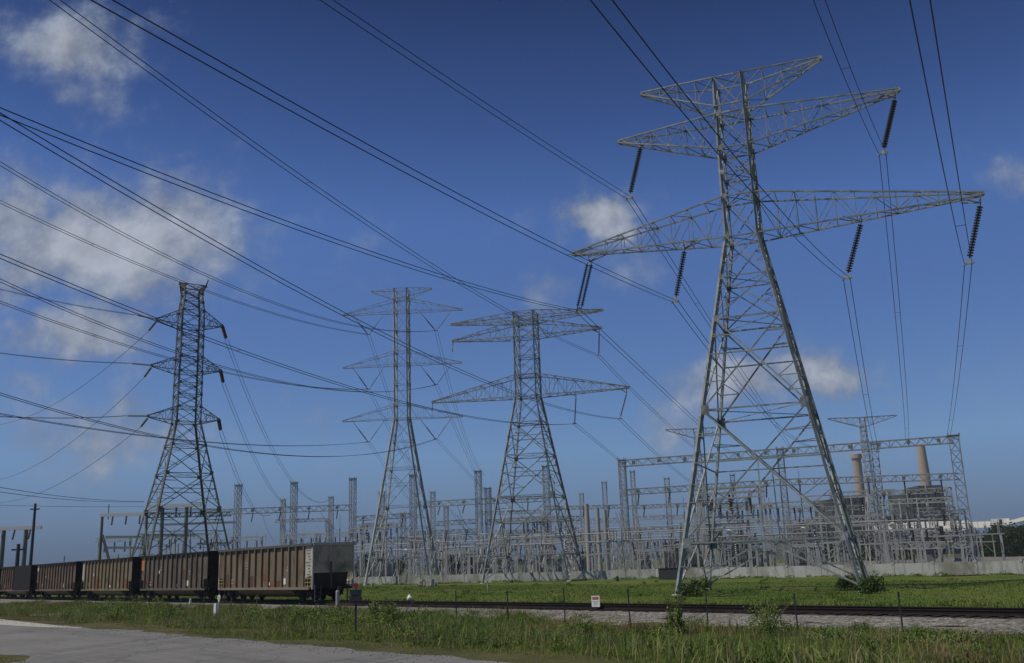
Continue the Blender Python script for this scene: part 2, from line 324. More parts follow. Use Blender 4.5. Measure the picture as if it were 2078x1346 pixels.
# ballast
bm_ = bpy.data.materials.new('track_ballast'); bm_.use_nodes = True; B = NB(bm_.node_tree); p = bm_.node_tree.nodes['Principled BSDF']; g = B.n('ShaderNodeNewGeometry')
vo = B.n('ShaderNodeTexVoronoi'); vo.inputs['Scale'].default_value = 9.; B.l(g.outputs['Position'], vo.inputs['Vector'])
sc_ = B.n('ShaderNodeSeparateColor'); B.l(vo.outputs['Color'], sc_.inputs[0]); nn = B.noise(g.outputs['Position'], .4, 4)
c = B.ramp(sc_.outputs[0], [(0., (.07, .066, .06)), (.5, (.15, .142, .13)), (1., (.32, .305, .28))]); c = B.mix(B.ramp(nn.outputs[0], [(.45, 0.), (.7, .55)]), c, (.13, .12, .09, 1))
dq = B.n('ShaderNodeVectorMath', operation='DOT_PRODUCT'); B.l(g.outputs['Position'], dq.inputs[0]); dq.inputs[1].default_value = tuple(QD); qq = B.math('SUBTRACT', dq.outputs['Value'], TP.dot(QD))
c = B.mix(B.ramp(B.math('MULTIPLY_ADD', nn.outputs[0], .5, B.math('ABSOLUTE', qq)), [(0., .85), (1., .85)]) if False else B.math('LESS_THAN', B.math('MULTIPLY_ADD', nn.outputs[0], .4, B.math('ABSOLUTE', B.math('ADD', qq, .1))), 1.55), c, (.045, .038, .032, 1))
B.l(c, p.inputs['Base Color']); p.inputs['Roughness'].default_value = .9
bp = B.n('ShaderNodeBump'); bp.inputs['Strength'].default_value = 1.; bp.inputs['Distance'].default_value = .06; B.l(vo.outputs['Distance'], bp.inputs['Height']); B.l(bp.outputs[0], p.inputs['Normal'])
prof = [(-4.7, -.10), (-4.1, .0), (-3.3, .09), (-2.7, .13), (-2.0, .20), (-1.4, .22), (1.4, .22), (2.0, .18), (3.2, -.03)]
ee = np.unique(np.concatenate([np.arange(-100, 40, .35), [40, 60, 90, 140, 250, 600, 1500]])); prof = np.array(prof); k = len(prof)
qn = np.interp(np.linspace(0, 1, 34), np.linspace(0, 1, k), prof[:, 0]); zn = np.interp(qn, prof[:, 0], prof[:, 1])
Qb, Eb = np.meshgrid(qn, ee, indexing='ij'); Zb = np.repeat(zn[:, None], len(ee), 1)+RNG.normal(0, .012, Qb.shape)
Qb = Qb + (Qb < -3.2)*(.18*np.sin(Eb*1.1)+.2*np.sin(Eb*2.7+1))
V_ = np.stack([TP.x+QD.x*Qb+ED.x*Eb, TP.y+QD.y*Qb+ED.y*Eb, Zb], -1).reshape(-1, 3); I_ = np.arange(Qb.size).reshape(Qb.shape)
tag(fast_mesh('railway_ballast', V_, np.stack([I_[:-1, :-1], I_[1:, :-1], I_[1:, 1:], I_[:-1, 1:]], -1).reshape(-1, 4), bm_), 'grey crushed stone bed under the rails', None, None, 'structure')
# track
tr = thing('railway_track', 'single railway track with dark rails crossing the whole view', 'railway track', tq(0, -40, .2)); tr0 = Vector(tr.location)
RT = .44
for s in (-.75, .75):
    mb = MB(); pr = [(-.07, 0), (.07, 0), (.07, .02), (.012, .04), (.012, .13), (.036, .145), (.036, .18), (-.036, .18), (-.036, .145), (-.012, .13), (-.012, .04), (-.07, .02)]
    z0 = RT-.18; mb.prism([tq(s+a, -100, z0+h)-tr0 for a, h in pr], ED*900); mb.build('rail', 'rail', tr)
nt_ = 0; rest = MB(); tie = MB().box((0, 0, 0), (2.6, .23, .16)).build('sleeper', 'tie', tr)
tie.location = tq(0, -48, .18)-tr0; tie.rotation_euler = (0, 0, TA)
for i in range(1, 420):
    e_ = -48+i*.55
    if i < 100:
        c = tie.copy(); COL.objects.link(c); c.location = tq(RNG.normal(0, .02), e_, .18)-tr0; c.rotation_euler = (0, 0, TA+RNG.normal(0, .01))
    else: rest.box(tq(0, e_, .18)-tr0, (2.6, .23, .16), TA)
for i in range(80): rest.box(tq(0, -48.55-i*.55, .18)-tr0, (2.6, .23, .16), TA)
tag(rest.build('sleepers', 'tie', tr), kind='stuff')
# ------------------------------------------------------------------ lattice pylons
def truss_arm(mb, s, w, zb0, zb1, L, zt, n, cw=.11, lw=.06, x0=None, tipw=.15):
    x0 = w if x0 is None else x0
    def P(t, k, top):
        a = Vector((s*x0, k*w, zb1 if top else zb0)); e = Vector((s*L, k*tipw, zt if top else zt-.22)); return a+(e-a)*t
    for k in (-1, 1):
        for top in (0, 1): mb.bar(P(0, k, top), P(1, k, top), cw)
        for i in range(n):
            t0, t1 = i/n, (i+1)/n
            if i: mb.bar(P(t0, k, 0), P(t0, k, 1), lw)
            if i % 2: mb.bar(P(t0, k, 0), P(t1, k, 1), lw)
            else: mb.bar(P(t0, k, 1), P(t1, k, 0), lw)
    for i in range(1, n+1):
        t0, t1 = (i-1)/n, i/n; kk = 1 if i % 2 else -1
        mb.bar(P(t1, -1, 0), P(t1, 1, 0), lw); mb.bar(P(t1, -1, 1), P(t1, 1, 1), lw)
        mb.bar(P(t0, -kk, 0), P(t1, kk, 0), lw)
        if i % 2: mb.bar(P(t0, kk, 1), P(t1, -kk, 1), lw*.9)
    mb.box((s*(L+.05), 0, zt-.08), (.2, tipw*2+.08, .26)); return P
def pylon(label, T, th, prof, levels, arms, legw=.24, bw=.11, mtl='steel', group=None, redund=12, kbase=True, extra_h=(), stations=7):
    root = thing('lattice_pylon', label, 'pylon', (T[0], T[1], 0), -th, group)
    zs = [p[0] for p in prof]; ws = [p[1] for p in prof]
    hw = lambda z: float(np.interp(z, zs, ws))
    C = lambda i, j, z: Vector((i*hw(z), j*hw(z), z))
    corners = [(-1, -1), (1, -1), (1, 1), (-1, 1)]
    for i, j in corners:
        mb = MB()
        for z0, z1 in zip(zs[:-1], zs[1:]):
            lw_ = legw*(1 if z0 < zs[1] else .8)
            mb.angle(C(i, j, z0)+Vector((0, 0, .0)), C(i, j, z1), lw_, Vector((-i, -j, 0)).normalized() if True else None)
        mb.build('leg', mtl, root)
        MB().lathe(C(i, j, -.4), C(i, j, .16), [(0, .34), (.9, .34), (1, .28)], 10).build('footing', 'conc', root)
    br = MB()
    for k in range(4):
        (a, b_), (c, d) = corners[k], corners[(k+1) % 4]
        for li, (z0, z1) in enumerate(zip(levels[:-1], levels[1:])):
            A0, A1, B0, B1 = C(a, b_, z0), C(a, b_, z1), C(c, d, z0), C(c, d, z1)
            wdt = (B0-A0).length; m_ = bw*(1.15 if wdt > 5 else .85)
            br.bar(A1, B1, m_)
            if li == 0 and kbase:
                mid = (A1+B1)/2
                for X0, X1 in ((A0, A1), (B0, B1)):
                    br.bar(mid, X0+(X1-X0)*.12, m_); h = (mid+X0)/2
                    br.bar(X0+(X1-X0)*.56, h, m_*.7); br.bar(X1, h, m_*.7); br.bar(X1+(mid-X1)*.5, h, m_*.7)
                continue
            br.bar(A0, B1, m_); br.bar(B0, A1, m_)
            w0, w1 = (B0-A0).length, (B1-A1).length; tc_ = w0/(w0+w1)
            if wdt > 5.5:
                zx = z0+(z1-z0)*tc_
                Lx, Rx = C(a, b_, zx), C(c, d, zx); br.bar(Lx, Rx, m_*.85)
                for X0, X1, Y0, Y1 in ((A0, A1, B0, B1), (B0, B1, A0, A1)):
                    for t in (tc_*.5, tc_+(1-tc_)*.5):
                        leg = X0+(X1-X0)*t
                        # nearest diagonal at same height
                        dg = (X0+(Y1-X0)*t) if t < tc_ else (Y0+(X1-Y0)*t)
                        br.bar(leg, dg, m_*.6)
                        t2 = t+(.16*tc_ if t < tc_ else -.16*(1-tc_)); leg2 = X0+(X1-X0)*min(1, max(0, t2*1.12)); br.bar(leg2, dg, m_*.6)
                if kbase and li == 1: br.bar((A0+B0)/2, (A0+(B1-A0)*tc_), m_*.7)
            elif wdt > 3:
                for X0, X1, Y0, Y1 in ((A0, A1, B0, B1), (B0, B1, A0, A1)):
                    for t in (tc_*.5, tc_+(1-tc_)*.5):
                        leg = X0+(X1-X0)*t; dg = (X0+(Y1-X0)*t) if t < tc_ else (Y0+(X1-Y0)*t); br.bar(leg, dg, m_*.6)
                        br.bar(X0+(X1-X0)*(t+.12 if t < tc_ else t-.12), dg, m_*.55)
        for z in extra_h: br.bar(C(a, b_, z), C(c, d, z), bw)
    for z in levels[1:]:
        if hw(z) > .6: br.bar(C(-1, -1, z), C(1, 1, z), bw*.6); br.bar(C(-1, 1, z), C(1, -1, z), bw*.6)
    for z in levels[1:-1]:
        for i, j in corners: g_ = max(.28, min(.5, hw(z)*.14)); c_ = C(i, j, z); br.box(c_+Vector((-i*g_/2, j*.03, 0)), (g_, .04, g_*1.3)); br.box(c_+Vector((i*.03, -j*g_/2, 0)), (.04, g_, g_*1.3))
    for (z0, z1, Ll, Lr, zt) in arms:
        for z in (z0, z1):
            for k in (-1, 1): br.bar(C(-1, k, z), C(1, k, z), bw*1.1); br.bar(C(k, -1, z), C(k, 1, z), bw*.8)
    br.build('bracing', mtl, root)
    for (z0, z1, Ll, Lr, zt) in arms:
        for s, L in ((-1, Ll), (1, Lr)):
            mb = MB(); w = hw((z0+z1)/2)+.02; truss_arm(mb, s, w, z0, z1, L, zt, max(4, int(L/1.4)), bw*1.15, bw*.55)
            mb.build('crossarm', mtl, root)
    return root
def L2W(T, th, x, y, z): return Vector((T[0]+math.cos(th)*x+math.sin(th)*y, T[1]-math.sin(th)*x+math.cos(th)*y, z))
BIG = ((17.6, 68.9), .359); T2 = ((2.03, 136.66), .242); T1 = ((-18.37, 156.6), .053)
big = pylon('nearest and largest lattice pylon with wide crossarms on the grass at the right', *BIG, [(0, 5.8), (25.5, 1.2), (38.6, 1.1)],
      [0, 3.4, 12.4, 19.1, 22.3, 25.5, 28.7, 30.6, 32.6, 35.4, 38.5],
      [(25.5, 28.7, 13.3, 16.3, 26.4), (32.6, 35.45, 9.0, 11.9, 35.2), (36.1, 38.5, 6.9, 6.8, 38.95)], legw=.25, bw=.088, group=None)
t2 = pylon('middle lattice pylon with wide crossarms and strings only on its right side', *T2, [(0, 5.9), (25.6, 1.55), (38., 1.5)],
      [0, 3.6, 11.5, 17.2, 21.8, 25.6, 28.6, 31.4, 34.3, 36.5, 38.], [(25.6, 28.7, 14.4, 14.4, 26.0), (34.3, 36.6, 11.1, 11.0, 34.9), (36.7, 38., 11.3, 11.3, 37.45)], legw=.25, bw=.095)
t1 = pylon('tall slim pale pylon with three crossarm levels behind the end of the train', *T1, [(0, 5.05), (26.0, 1.15), (48, 1.12)],
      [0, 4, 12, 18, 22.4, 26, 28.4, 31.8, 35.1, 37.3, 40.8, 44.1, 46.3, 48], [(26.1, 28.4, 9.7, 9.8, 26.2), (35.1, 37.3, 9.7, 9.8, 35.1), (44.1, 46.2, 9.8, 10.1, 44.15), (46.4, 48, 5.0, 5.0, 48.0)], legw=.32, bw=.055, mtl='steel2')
LT = ((-39.4, 115.), math.radians(-33))
lt = pylon('dark lattice pylon with short crossarms standing behind the train at the left', *LT, [(0, 5.5), (20.2, 1.42), (33.9, 1.32), (35.6, 1.12), (37.2, 1.1)],
      [0, 4., 9.8, 14., 17.4, 20.2, 22.0, 23.5, 24.9, 26.3, 28.1, 29.4, 30.7, 32.0, 33.9, 35.0, 36.1, 37.2], [(20.2, 22.0, 4.4, 3.8, 20.9), (26.3, 28.1, 4.3, 3.8, 27.0), (32.0, 33.9, 4.0, 3.8, 32.7), (36.5, 37.2, 1.5, 1.6, 37.5)], legw=.22, bw=.07, mtl='steelg')
MB().bar((1.6, 0, 37.4), (1.9, 0, 38.3), .14).build('peak_horn', 'steelg', lt)
# small distant T-shaped pylons behind the gantry
def tmast(px, py, Y, half, label):
    P = atY(px, py, Y); z = P.z
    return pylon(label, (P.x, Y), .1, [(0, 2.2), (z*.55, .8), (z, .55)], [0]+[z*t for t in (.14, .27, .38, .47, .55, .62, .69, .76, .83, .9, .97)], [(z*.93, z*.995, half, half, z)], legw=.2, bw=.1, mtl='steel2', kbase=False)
tmast(1749, 846, 205, 7.0, 'distant narrow pylon with one crossarm rising above the gantry near the first chimney')
tmast(1412, 869, 215, 6.6, 'distant narrow pylon with one crossarm seen through the left leg of the largest pylon')
# ---- insulator strings
def string_(A, Bt, label, group, r=.17, n=20, double=0., mtl='disc', yoke=True, wd=None, ts=.06):
    A = Vector(A); Bt = Vector(Bt); root = thing('insulator_string', label, 'insulator', A, 0, group)
    d = Bt-A; L = d.length
    offs = [Vector((0, 0, 0))] if not double else [Vector((-double, 0, 0)), Vector((double, 0, 0))]
    for o_ in offs:
        pr = [(0, .03), (.06, .03)]
        for i in range(n):
            t0 = ts+(.9-ts)*i/n; dt = (.9-ts)/n; pr += [(t0, .05), (t0+.15*dt, r), (t0+.45*dt, r*.93), (t0+.55*dt, .05)]
        pr += [(.9, .05), (.905, .03), (1, .03)]
        MB().lathe(o_, d+o_, pr, 10).build('disc_stack', mtl, root)
    if yoke:
        w = wd if wd is not None else Vector((1, 0, 0))
        mb = MB(); u = d.normalized(); c = d; t = u.cross(w).normalized()*.03
        mb.prism([c-u*.35-t-w*.06, c-u*.35-t+w*.06, c+w*.26-t, c-w*.26-t], t*2); mb.bar(c-w*.26, c+w*.26, .09)
        for s in (-1, 1): mb.bar(c+w*.24*s+Vector((0, -.25, -.02)), c+w*.24*s+Vector((0, .25, -.02)), .09)
        mb.build('yoke_plate', 'alu', root)
    return root
def hanger(root, T, th, x, ztop, zarm, spread=1.1):
    mb = MB()
    for k in (-1, 1): mb.bar((x+spread*.0, k*.35, zarm), (x, 0, ztop), .07); mb.bar((x+spread, k*.45, zarm), (x, 0, ztop), .07)
    mb.build('string_hanger', 'steel', root)
# ---- conductors
def cpoint(A, B_, s, t): return A+(B_-A)*t-Vector((0, 0, 4*s*t*(1-t)))
def to_px(P):
    d = P-CAM; z = d.dot(F); return (IW/2+FPX*d.dot(R)/z, IH/2-FPX*d.dot(U)/z)
def solve_sag(A, B_, px, py):
    best = (1e9, 0)
    for i in range(120):
        s = i*.12
        for j in range(1, 40):
            P = cpoint(A, B_, s, j/40)
            if (P-CAM).dot(F) < 2: continue
            x, y = to_px(P); e = math.hypot(x-px, y-py)
            if e < best[0]: best = (e, s)
    return best[1]
def span(A, B_, s, label, t1=1., twin=.23, r=.022, n=44, group=None, name='power_line', spacers=True, cat='power line'):
    A = Vector(A); B_ = Vector(B_); h = (B_-A); h.z = 0; h.normalize(); side = Vector((h.y, -h.x, 0))
    root = thing(name, label, cat, A, 0, group); sm = MB()
    for k in ((-1, 1) if twin else (0,)):
        MB().tube([cpoint(A, B_, s, t1*i/n)-A+side*(k*(twin or 0)) for i in range(n+1)], r, 5).build('wire', 'wire', root)
    if twin and spacers:
        L = (B_-A).length*t1; m_ = max(1, int(L/40))
        for i in range(m_):
            c = cpoint(A, B_, s, t1*(i+.5)/m_)-A
            sm.bar(c-side*(twin+.03), c+side*(twin+.02), .022); sm.build('spacer', 'wire', root); sm = MB()
    return root
bs = dict(UL=(-7.3, 34.46, -8.53, 30.24), LL=(-12.03, 25.45, -13.16, 21.56), LM=(-4.47, 25.42, -5.52, 21.38), LRi=(8.31, 25.55, 6.86, 21.5), UR=(11.66, 34.58, 10.3, 30.43), LRo=(16.13, 25.65, 14.8, 21.46))
names = dict(UL='upper left', LL='lower outer left', LM='lower inner left', LRi='lower inner right', UR='upper right', LRo='lower outer right')
nearB = dict(UL=((-14.03, 23.62, 25.01), .28), LL=((-17.41, 24.81, 16.77), .87), LM=((-10.2, 21.92, 16.77), .5), LRi=((1.09, 18.09, 15.47), .85), UR=((3.8, 17.1, 25.11), 1.35), LRo=((7.59, 15.88, 15.98), 1.67))
GZ = 20.
far = dict(UL=((1606, 912), (1437, 640)), LL=((1484, 922), (1411, 853)), LM=((1650, 908), (1527, 812)), LRi=((1782, 898), (1745, 730)), UR=((1840, 894), (1815, 560)), LRo=((1924, 889), (1950, 690)))
wdir = Vector((.9, -.43, 0)).normalized()
for k, (x0, z0, x1, z1) in bs.items():
    A = L2W(*BIG, x0, 0, z0); Bt = L2W(*BIG, x1, 0, z1)
    string_(A, Bt, 'dark insulator string at the %s arm of the largest pylon%s' % (names[k], ', a double one' if k == 'LL' else ''), 'strings of the largest pylon', r=.205 if k != 'LL' else .145, n=19, double=.17 if k == 'LL' else 0, wd=wdir)
    zarm = {'UL': 34.75, 'UR': 34.95}.get(k, 26.0); hanger(big, *BIG, x0, z0, zarm, 1.2 if x0 < 0 else -1.2)
    Bn, s = nearB[k]; span(Bt, Bn, s, 'twin conductors passing overhead from the %s string of the largest pylon' % names[k], t1=2.4, twin=.23, r=.02)
    (ex, ey), mp_ = far[k]; E_ = atZ(ex, ey, GZ); s = solve_sag(Bt, E_, *mp_)
    span(Bt, E_, s, 'twin conductors descending to the gantry from the largest pylon %s string' % names[k], r=.026)
d2 = dict(UR=(10.69, 34.05, 10.44, 30.76), Ri=(6.9, 25.16, 6.5, 21.33), Ro=(14.09, 25.11, 12.91, 21.59))
n2 = dict(UR='upper', Ri='lower inner', Ro='lower outer')
near2 = dict(UR=((-28.83, 17.5, 30.43), 2.73), Ri=((-34.2, 19.36, 20.67), 4.31), Ro=((-26.03, 17.5, 22.22), 3.63))
far2 = dict(UR=((1436, 931, 20), (1330, 836)), Ri=((1264, 940, 20), (1212, 898)), Ro=((1425, 994, 17.2), (1330, 920)))
for k, (x0, z0, x1, z1) in d2.items():
    A = L2W(*T2, x0, 0, z0); Bt = L2W(*T2, x1, 0, z1)
    string_(A, Bt, 'slim insulator string at the %s right arm of the middle pylon' % n2[k], 'strings of the middle pylon', r=.11, n=26, mtl='disc', wd=Vector((.9, -.3, 0)).normalized())
    hanger(t2, *T2, x0, z0, 34.6 if k == 'UR' else 25.8, -.9)
    Bn, s = near2[k]; span(Bt, Bn, s, 'twin conductors crossing the sky from the middle pylon %s right string' % n2[k], r=.024, t1=1.25)
    ex, ey, ez = far2[k][0]; E_ = atZ(ex, ey, ez); span(Bt, E_, solve_sag(Bt, E_, *far2[k][1]), 'twin conductors descending to the gantry from the middle pylon %s right string' % n2[k], r=.028)
mb = MB(); mb.bar((-11.1, 0, 34.8), (-11.25, 0, 33.2), .12); mb.bar((-14.4, 0, 25.9), (-14.5, 0, 24.6), .12); mb.build('hanger_stub', 'steel', t2)
e1 = [((-23.94, 156.9, 40.51), (-46.4, 67.31, 34.56), 2.44, 'upper left', (842, 969), (800, 800)), ((-12.61, 156.29, 40.65), (-38.32, 67.97, 33.2), 4.14, 'upper right', (983, 965), (928, 841)),
      ((-23.92, 156.89, 31.25), (-45.17, 67.22, 25.59), 2.69, 'middle left', (868, 1024), (800, 880)), ((-12.74, 156.3, 31.49), (-37.8, 67.76, 24.1), 4.02, 'middle right', (990, 1018), (935, 880)),
      ((-23.9, 156.89, 22.55), (-47.01, 67.35, 16.34), 2.07, 'lower left', (838, 1026), (790, 955)), ((-12.87, 156.31, 22.58), (-36.93, 67.44, 15.54), 3.67, 'lower right', (1003, 1017), (940, 950))]
for A, Bn, s, nm, ep, mp_ in e1:
    A = Vector(A); sgn = -1 if 'left' in nm else 1; top = {'u': 44.0, 'm': 35.0, 'l': 26.1}[nm[0]]
    x = (A-Vector((T1[0][0], T1[0][1], 0))).x
    for dx, w_ in ((-2.7, 'outer' if sgn < 0 else 'inner'), (2.7, 'inner' if sgn < 0 else 'outer')):
        P = L2W(*T1, x+dx, 0, top); string_(P, A+Vector((.1*(1 if dx > 0 else -1), 0, 0)), '%s half of the V insulator at the slim pylon %s arm' % (w_, nm), 'V strings of the slim pylon', r=.12 if dx < 0 else .07, n=14, ts=.45, mtl='disc' if dx < 0 else 'gdisc', yoke=(dx < 0))
    span(A, Bn, s, 'twin conductors from the slim pylon %s arm out past the left edge' % nm, t1=1.5, r=.028)
    E_ = atZ(ep[0], ep[1], 23.5 if nm[0] == 'u' else 17.); span(A, E_, solve_sag(A, E_, *mp_), 'twin conductors from the slim pylon %s arm down into the switchyard' % nm, r=.024)
# shield wires of the largest pylon are not visible; wires of the left pylon
lv = [(20.9, 'lowest'), (27.0, 'middle'), (32.7, 'upper')]
for z, nm in lv:
    tipL = L2W(*LT, {20.9: -4.45, 27.0: -4.35, 32.7: -4.05}[z], 0, z-.1); tipR = L2W(*LT, 3.85, 0, z-.1)
    k = {'lowest': 0, 'middle': 1, 'upper': 2}[nm]
    eL = [atY(-60, 842, 100), atY(-60, 708, 100), atY(-60, 572, 100)][k]; dL = (eL-tipL).normalized(); pL = tipL+dL*2.6
    string_(tipL, pL, 'strain insulator pulling left from the %s arm of the dark left pylon' % nm, 'strain insulators of the left pylon', r=.13, n=14, mtl='gdisc', yoke=False)
    span(pL, eL, .3, 'conductor from the %s left arm of the dark pylon straight to the left edge' % nm, twin=.15, r=.022)
    eD = [atY(-60, 1010, 210), atY(-60, 975, 200), atY(-60, 860, 190)][k]; q_ = tipL+Vector((0, 0, -.25)); dD = (eD-q_).normalized()+Vector((0, 0, -.28)); pD = q_+dD.normalized()*2.8
    string_(q_, pD, 'pale strain insulator sloping down left from the %s arm of the dark left pylon' % nm, 'strain insulators of the left pylon', r=.13, n=14, mtl='gdisc', yoke=False)
    span(pD, eD, 4., 'thin slack conductor from the dark pylon %s left arm to the lower left' % nm, twin=0, r=.028)
    eR, mR = [((556, 1037, 17.), (480, 960)), ((600, 1034, 17.), (505, 905)), ((672, 1012, 20.), (545, 890))][k]; E_ = atZ(*eR)
    dR = (E_-tipR).normalized()+Vector((0, 0, -.35)); pR = tipR+dR.normalized()*2.8
    string_(tipR, pR, 'dark strain insulator sloping down right from the %s arm of the dark left pylon' % nm, 'strain insulators of the left pylon', r=.24, n=10, yoke=False)
    span(pR, E_, solve_sag(pR, E_, *mR), 'conductor from the dark pylon %s right arm down to the switchyard columns' % nm, twin=.2, r=.026)
for (y0, y1, Y0, nm) in ((982, 1018, 150, 'upper'), (994, 1018.5, 150, 'middle'), (1023, 1028, 150, 'lower')):
    A = atY(292, y1, 205); E_ = atY(-80, y0-8 if nm != 'lower' else y0, Y0); span(A, E_, .8 if nm != 'lower' else .2, 'thin %s cable low in the sky above the train at the left' % nm, twin=.1 if nm != 'lower' else 0, r=.03, spacers=False)

# ------------------------------------------------------------------ boundary wall
wp = [(-75, 196), (-25.6, 158.9), (-1.2, 140.5), (17.7, 130.8), (29.5, 110.2), (45.8, 91.2), (62, 72), (120, 10)]
wt = thing('boundary_wall', 'long low grey concrete wall between the grass and the switchyard', 'wall', (0, 130, 0)); mb = MB(); cpm = MB()
for (x0, y0), (x1, y1) in zip(wp[:-1], wp[1:]):
    d = Vector((x1-x0, y1-y0, 0)); L = d.length; a = math.atan2(d.y, d.x); n_ = max(1, int(L/4)); u = d/L
    for i in range(n_):
        c = Vector((x0, y0-130, .62))+u*(L*(i+.5)/n_); h_ = 1.22 
        mb.box(c, (L/n_-.04, .2, h_), a); MB().box(c+Vector((0, 0, .64))-u*(L/n_/2), (.3, .34, .2 if i % 3 else .24), a).box(c+Vector((0, 0, .0))-u*(L/n_/2), (.26, .28, 1.24), a).build('panel_post', 'conc', wt)
mb.build('wall_panel', 'wall', wt)
tag(MB().prism([(-300, 300, .004), (-75, 196, .004), (-25.6, 158.9, .004), (-1.2, 140.5, .004), (17.7, 130.8, .004), (29.5, 110.2, .004), (45.8, 91.2, .004), (62, 72, .004), (150, 100, .004), (250, 320, .004)], (0, 0, .03)).build('yard_gravel', bm_), 'grey gravel floor of the switchyard behind the wall', None, None, 'structure')
def lattice_column(label, x, y, h, w=1.0, flare=1., group=None, rz=.3, mtl='steel', n=None, cap=True):
    root = thing('lattice_column', label, 'steel column', (x, y, 0), -rz, group); n = n or int(h/(w*1.9)); hw = lambda z: w*(1+flare*max(0, 1-z/(h*.42)))
    for i, j in ((-1, -1), (1, -1), (1, 1), (-1, 1)):
        mb = MB(); zz = [0, h*.42, h]
        for a, c in zip(zz[:-1], zz[1:]): mb.bar((i*hw(a), j*hw(a), a), (i*hw(c), j*hw(c), c), .13)
        mb.build('leg', mtl, root)
    br = MB(); cs = [(-1, -1), (1, -1), (1, 1), (-1, 1)]; z = 0; k = 0
    while z < h-.3:
        z2 = min(h, z+hw(z)*2.5)
        for q_ in range(4):
            (a, c), (d, e) = cs[q_], cs[(q_+1) % 4]
            P0, P1, Q0, Q1 = (a*hw(z), c*hw(z), z), (a*hw(z2), c*hw(z2), z2), (d*hw(z), e*hw(z), z), (d*hw(z2), e*hw(z2), z2)
            br.bar(P0, Q1, .065); br.bar(Q0, P1, .065) if w > .5 else None; br.bar(P1, Q1, .06)
        z = z2
    br.build('bracing', mtl, root)
    if cap:
        c = MB().box((0, 0, h+.06), (w*2.5, w*2.5, .12))
        for i, j in cs: c.box((i*w*1.1, j*w*1.1, h+.25), (.16, .16, .3))
        c.build('cap_frame', mtl, root)
    return root
def lattice_beam(label, P, Q, w=.75, h=1.0, mtl='steel', group=None, insul=0, name='lattice_beam', dangle=True):
    P = Vector(P); Q = Vector(Q); d = Q-P; L = d.length; u = d.normalized(); s_ = Vector((u.y, -u.x, 0)).normalized(); root = thing(name, label, 'steel beam', P, 0, group); mb = MB(); n = max(4, int(L/(h*.85)))
    pt = lambda t, k, top: u*(L*t)+s_*(k*w/2)+Vector((0, 0, h/2 if top else -h/2))
    for k in (-1, 1):
        for top in (0, 1): mb.bar(pt(0, k, top), pt(1, k, top), .13)
    mb.build('chords', mtl, root); mb = MB()
    for i in range(n):
        t0, t1 = i/n, (i+1)/n
        for k in (-1, 1):
            mb.bar(pt(t0, k, i % 2), pt(t1, k, (i+1) % 2), .075)
            if i % 3 == 0: mb.bar(pt(t0, k, 0), pt(t0, k, 1), .07)
        mb.bar(pt(t0, -1, 0), pt(t1, 1, 0), .06); mb.bar(pt(t0, -1, 1), pt(t1, 1, 1), .06)
    mb.build('lacing', mtl, root)
    for i in range(insul):
        c = u*(L*(i+.5)/insul); mb = MB(); mb.box(c+s_*(w*.5), (.55, .3, .6), math.atan2(u.y, u.x)); mb.build('attachment_plate', 'steelg', root)
        if not dangle: continue
        a = c+Vector((0, 0, -h/2)); MB().lathe(a, a+s_*1.2+Vector((0, 0, -2.0)), [(0, .04)]+[(t/16, .17 if t % 2 else .06) for t in range(1, 16)]+[(1, .04)], 7).build('insulator', 'disc', root)
    return root
ordn = ['first', 'second', 'third', 'fourth', 'fifth', 'sixth', 'seventh', 'eighth', 'ninth', 'tenth', 'eleventh', 'twelfth', 'thirteenth']
# main row of tall columns
for i, (u_p, v_p) in enumerate([(484, 985), (597, 980), (716, 972), (838, 965), (970, 957), (1107, 947)]):
    P = atZ(u_p, v_p, 24.); lattice_column('tall lattice column, %s from the left in the tall front row of the switchyard' % ordn[i], P.x, P.y, 24., .62, .9, 'tall switchyard columns', .27, 'steel' if i % 2 else 'steel')
for i, (u_p, v_p, z, wd) in enumerate([(575, 1015, 20, .7), (672, 1010, 20, .7), (775, 1000, 20, .85), (878, 1000, 20, .75), (905, 1030, 16, .7), (818, 1042, 15, .8), (990, 992, 20, .95), (1180, 1003, 20, .75), (1226, 980, 20, .75), (1353, 972, 20, .8), (1486, 965, 20, .7), (1545, 990, 17, .7), (1520, 1010, 15, .6)]):
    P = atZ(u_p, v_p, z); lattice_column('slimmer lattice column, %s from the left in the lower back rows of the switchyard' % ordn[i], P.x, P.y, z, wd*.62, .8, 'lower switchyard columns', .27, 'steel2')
bi = 0
def pbeam(u0, v0, u1, v1, Y0, Y1, label, **kw): return lattice_beam(label, atY(u0, v0, Y0), atY(u1, v1, Y1), **kw)
for (u0, v0, u1, v1, z, lab, ins) in [(400, 1043, 484, 1038, 17, 'rusty lattice beam ending at the first tall column, behind the left pylon', 1), (486, 1038, 597, 1034, 17, 'rusty lattice beam between the first and second tall columns', 2), (599, 1034, 714, 1030, 17, 'rusty lattice beam between the second and third tall columns', 2),
        (868, 1024, 968, 1018, 17, 'lattice beam left of the fifth tall column', 2), (972, 1018, 1105, 1012, 17, 'lattice beam between the fifth and sixth tall columns', 2)]:
    lattice_beam(lab, atZ(u0, v0, z), atZ(u1, v1, z), insul=ins, h=1.25, w=1.1)
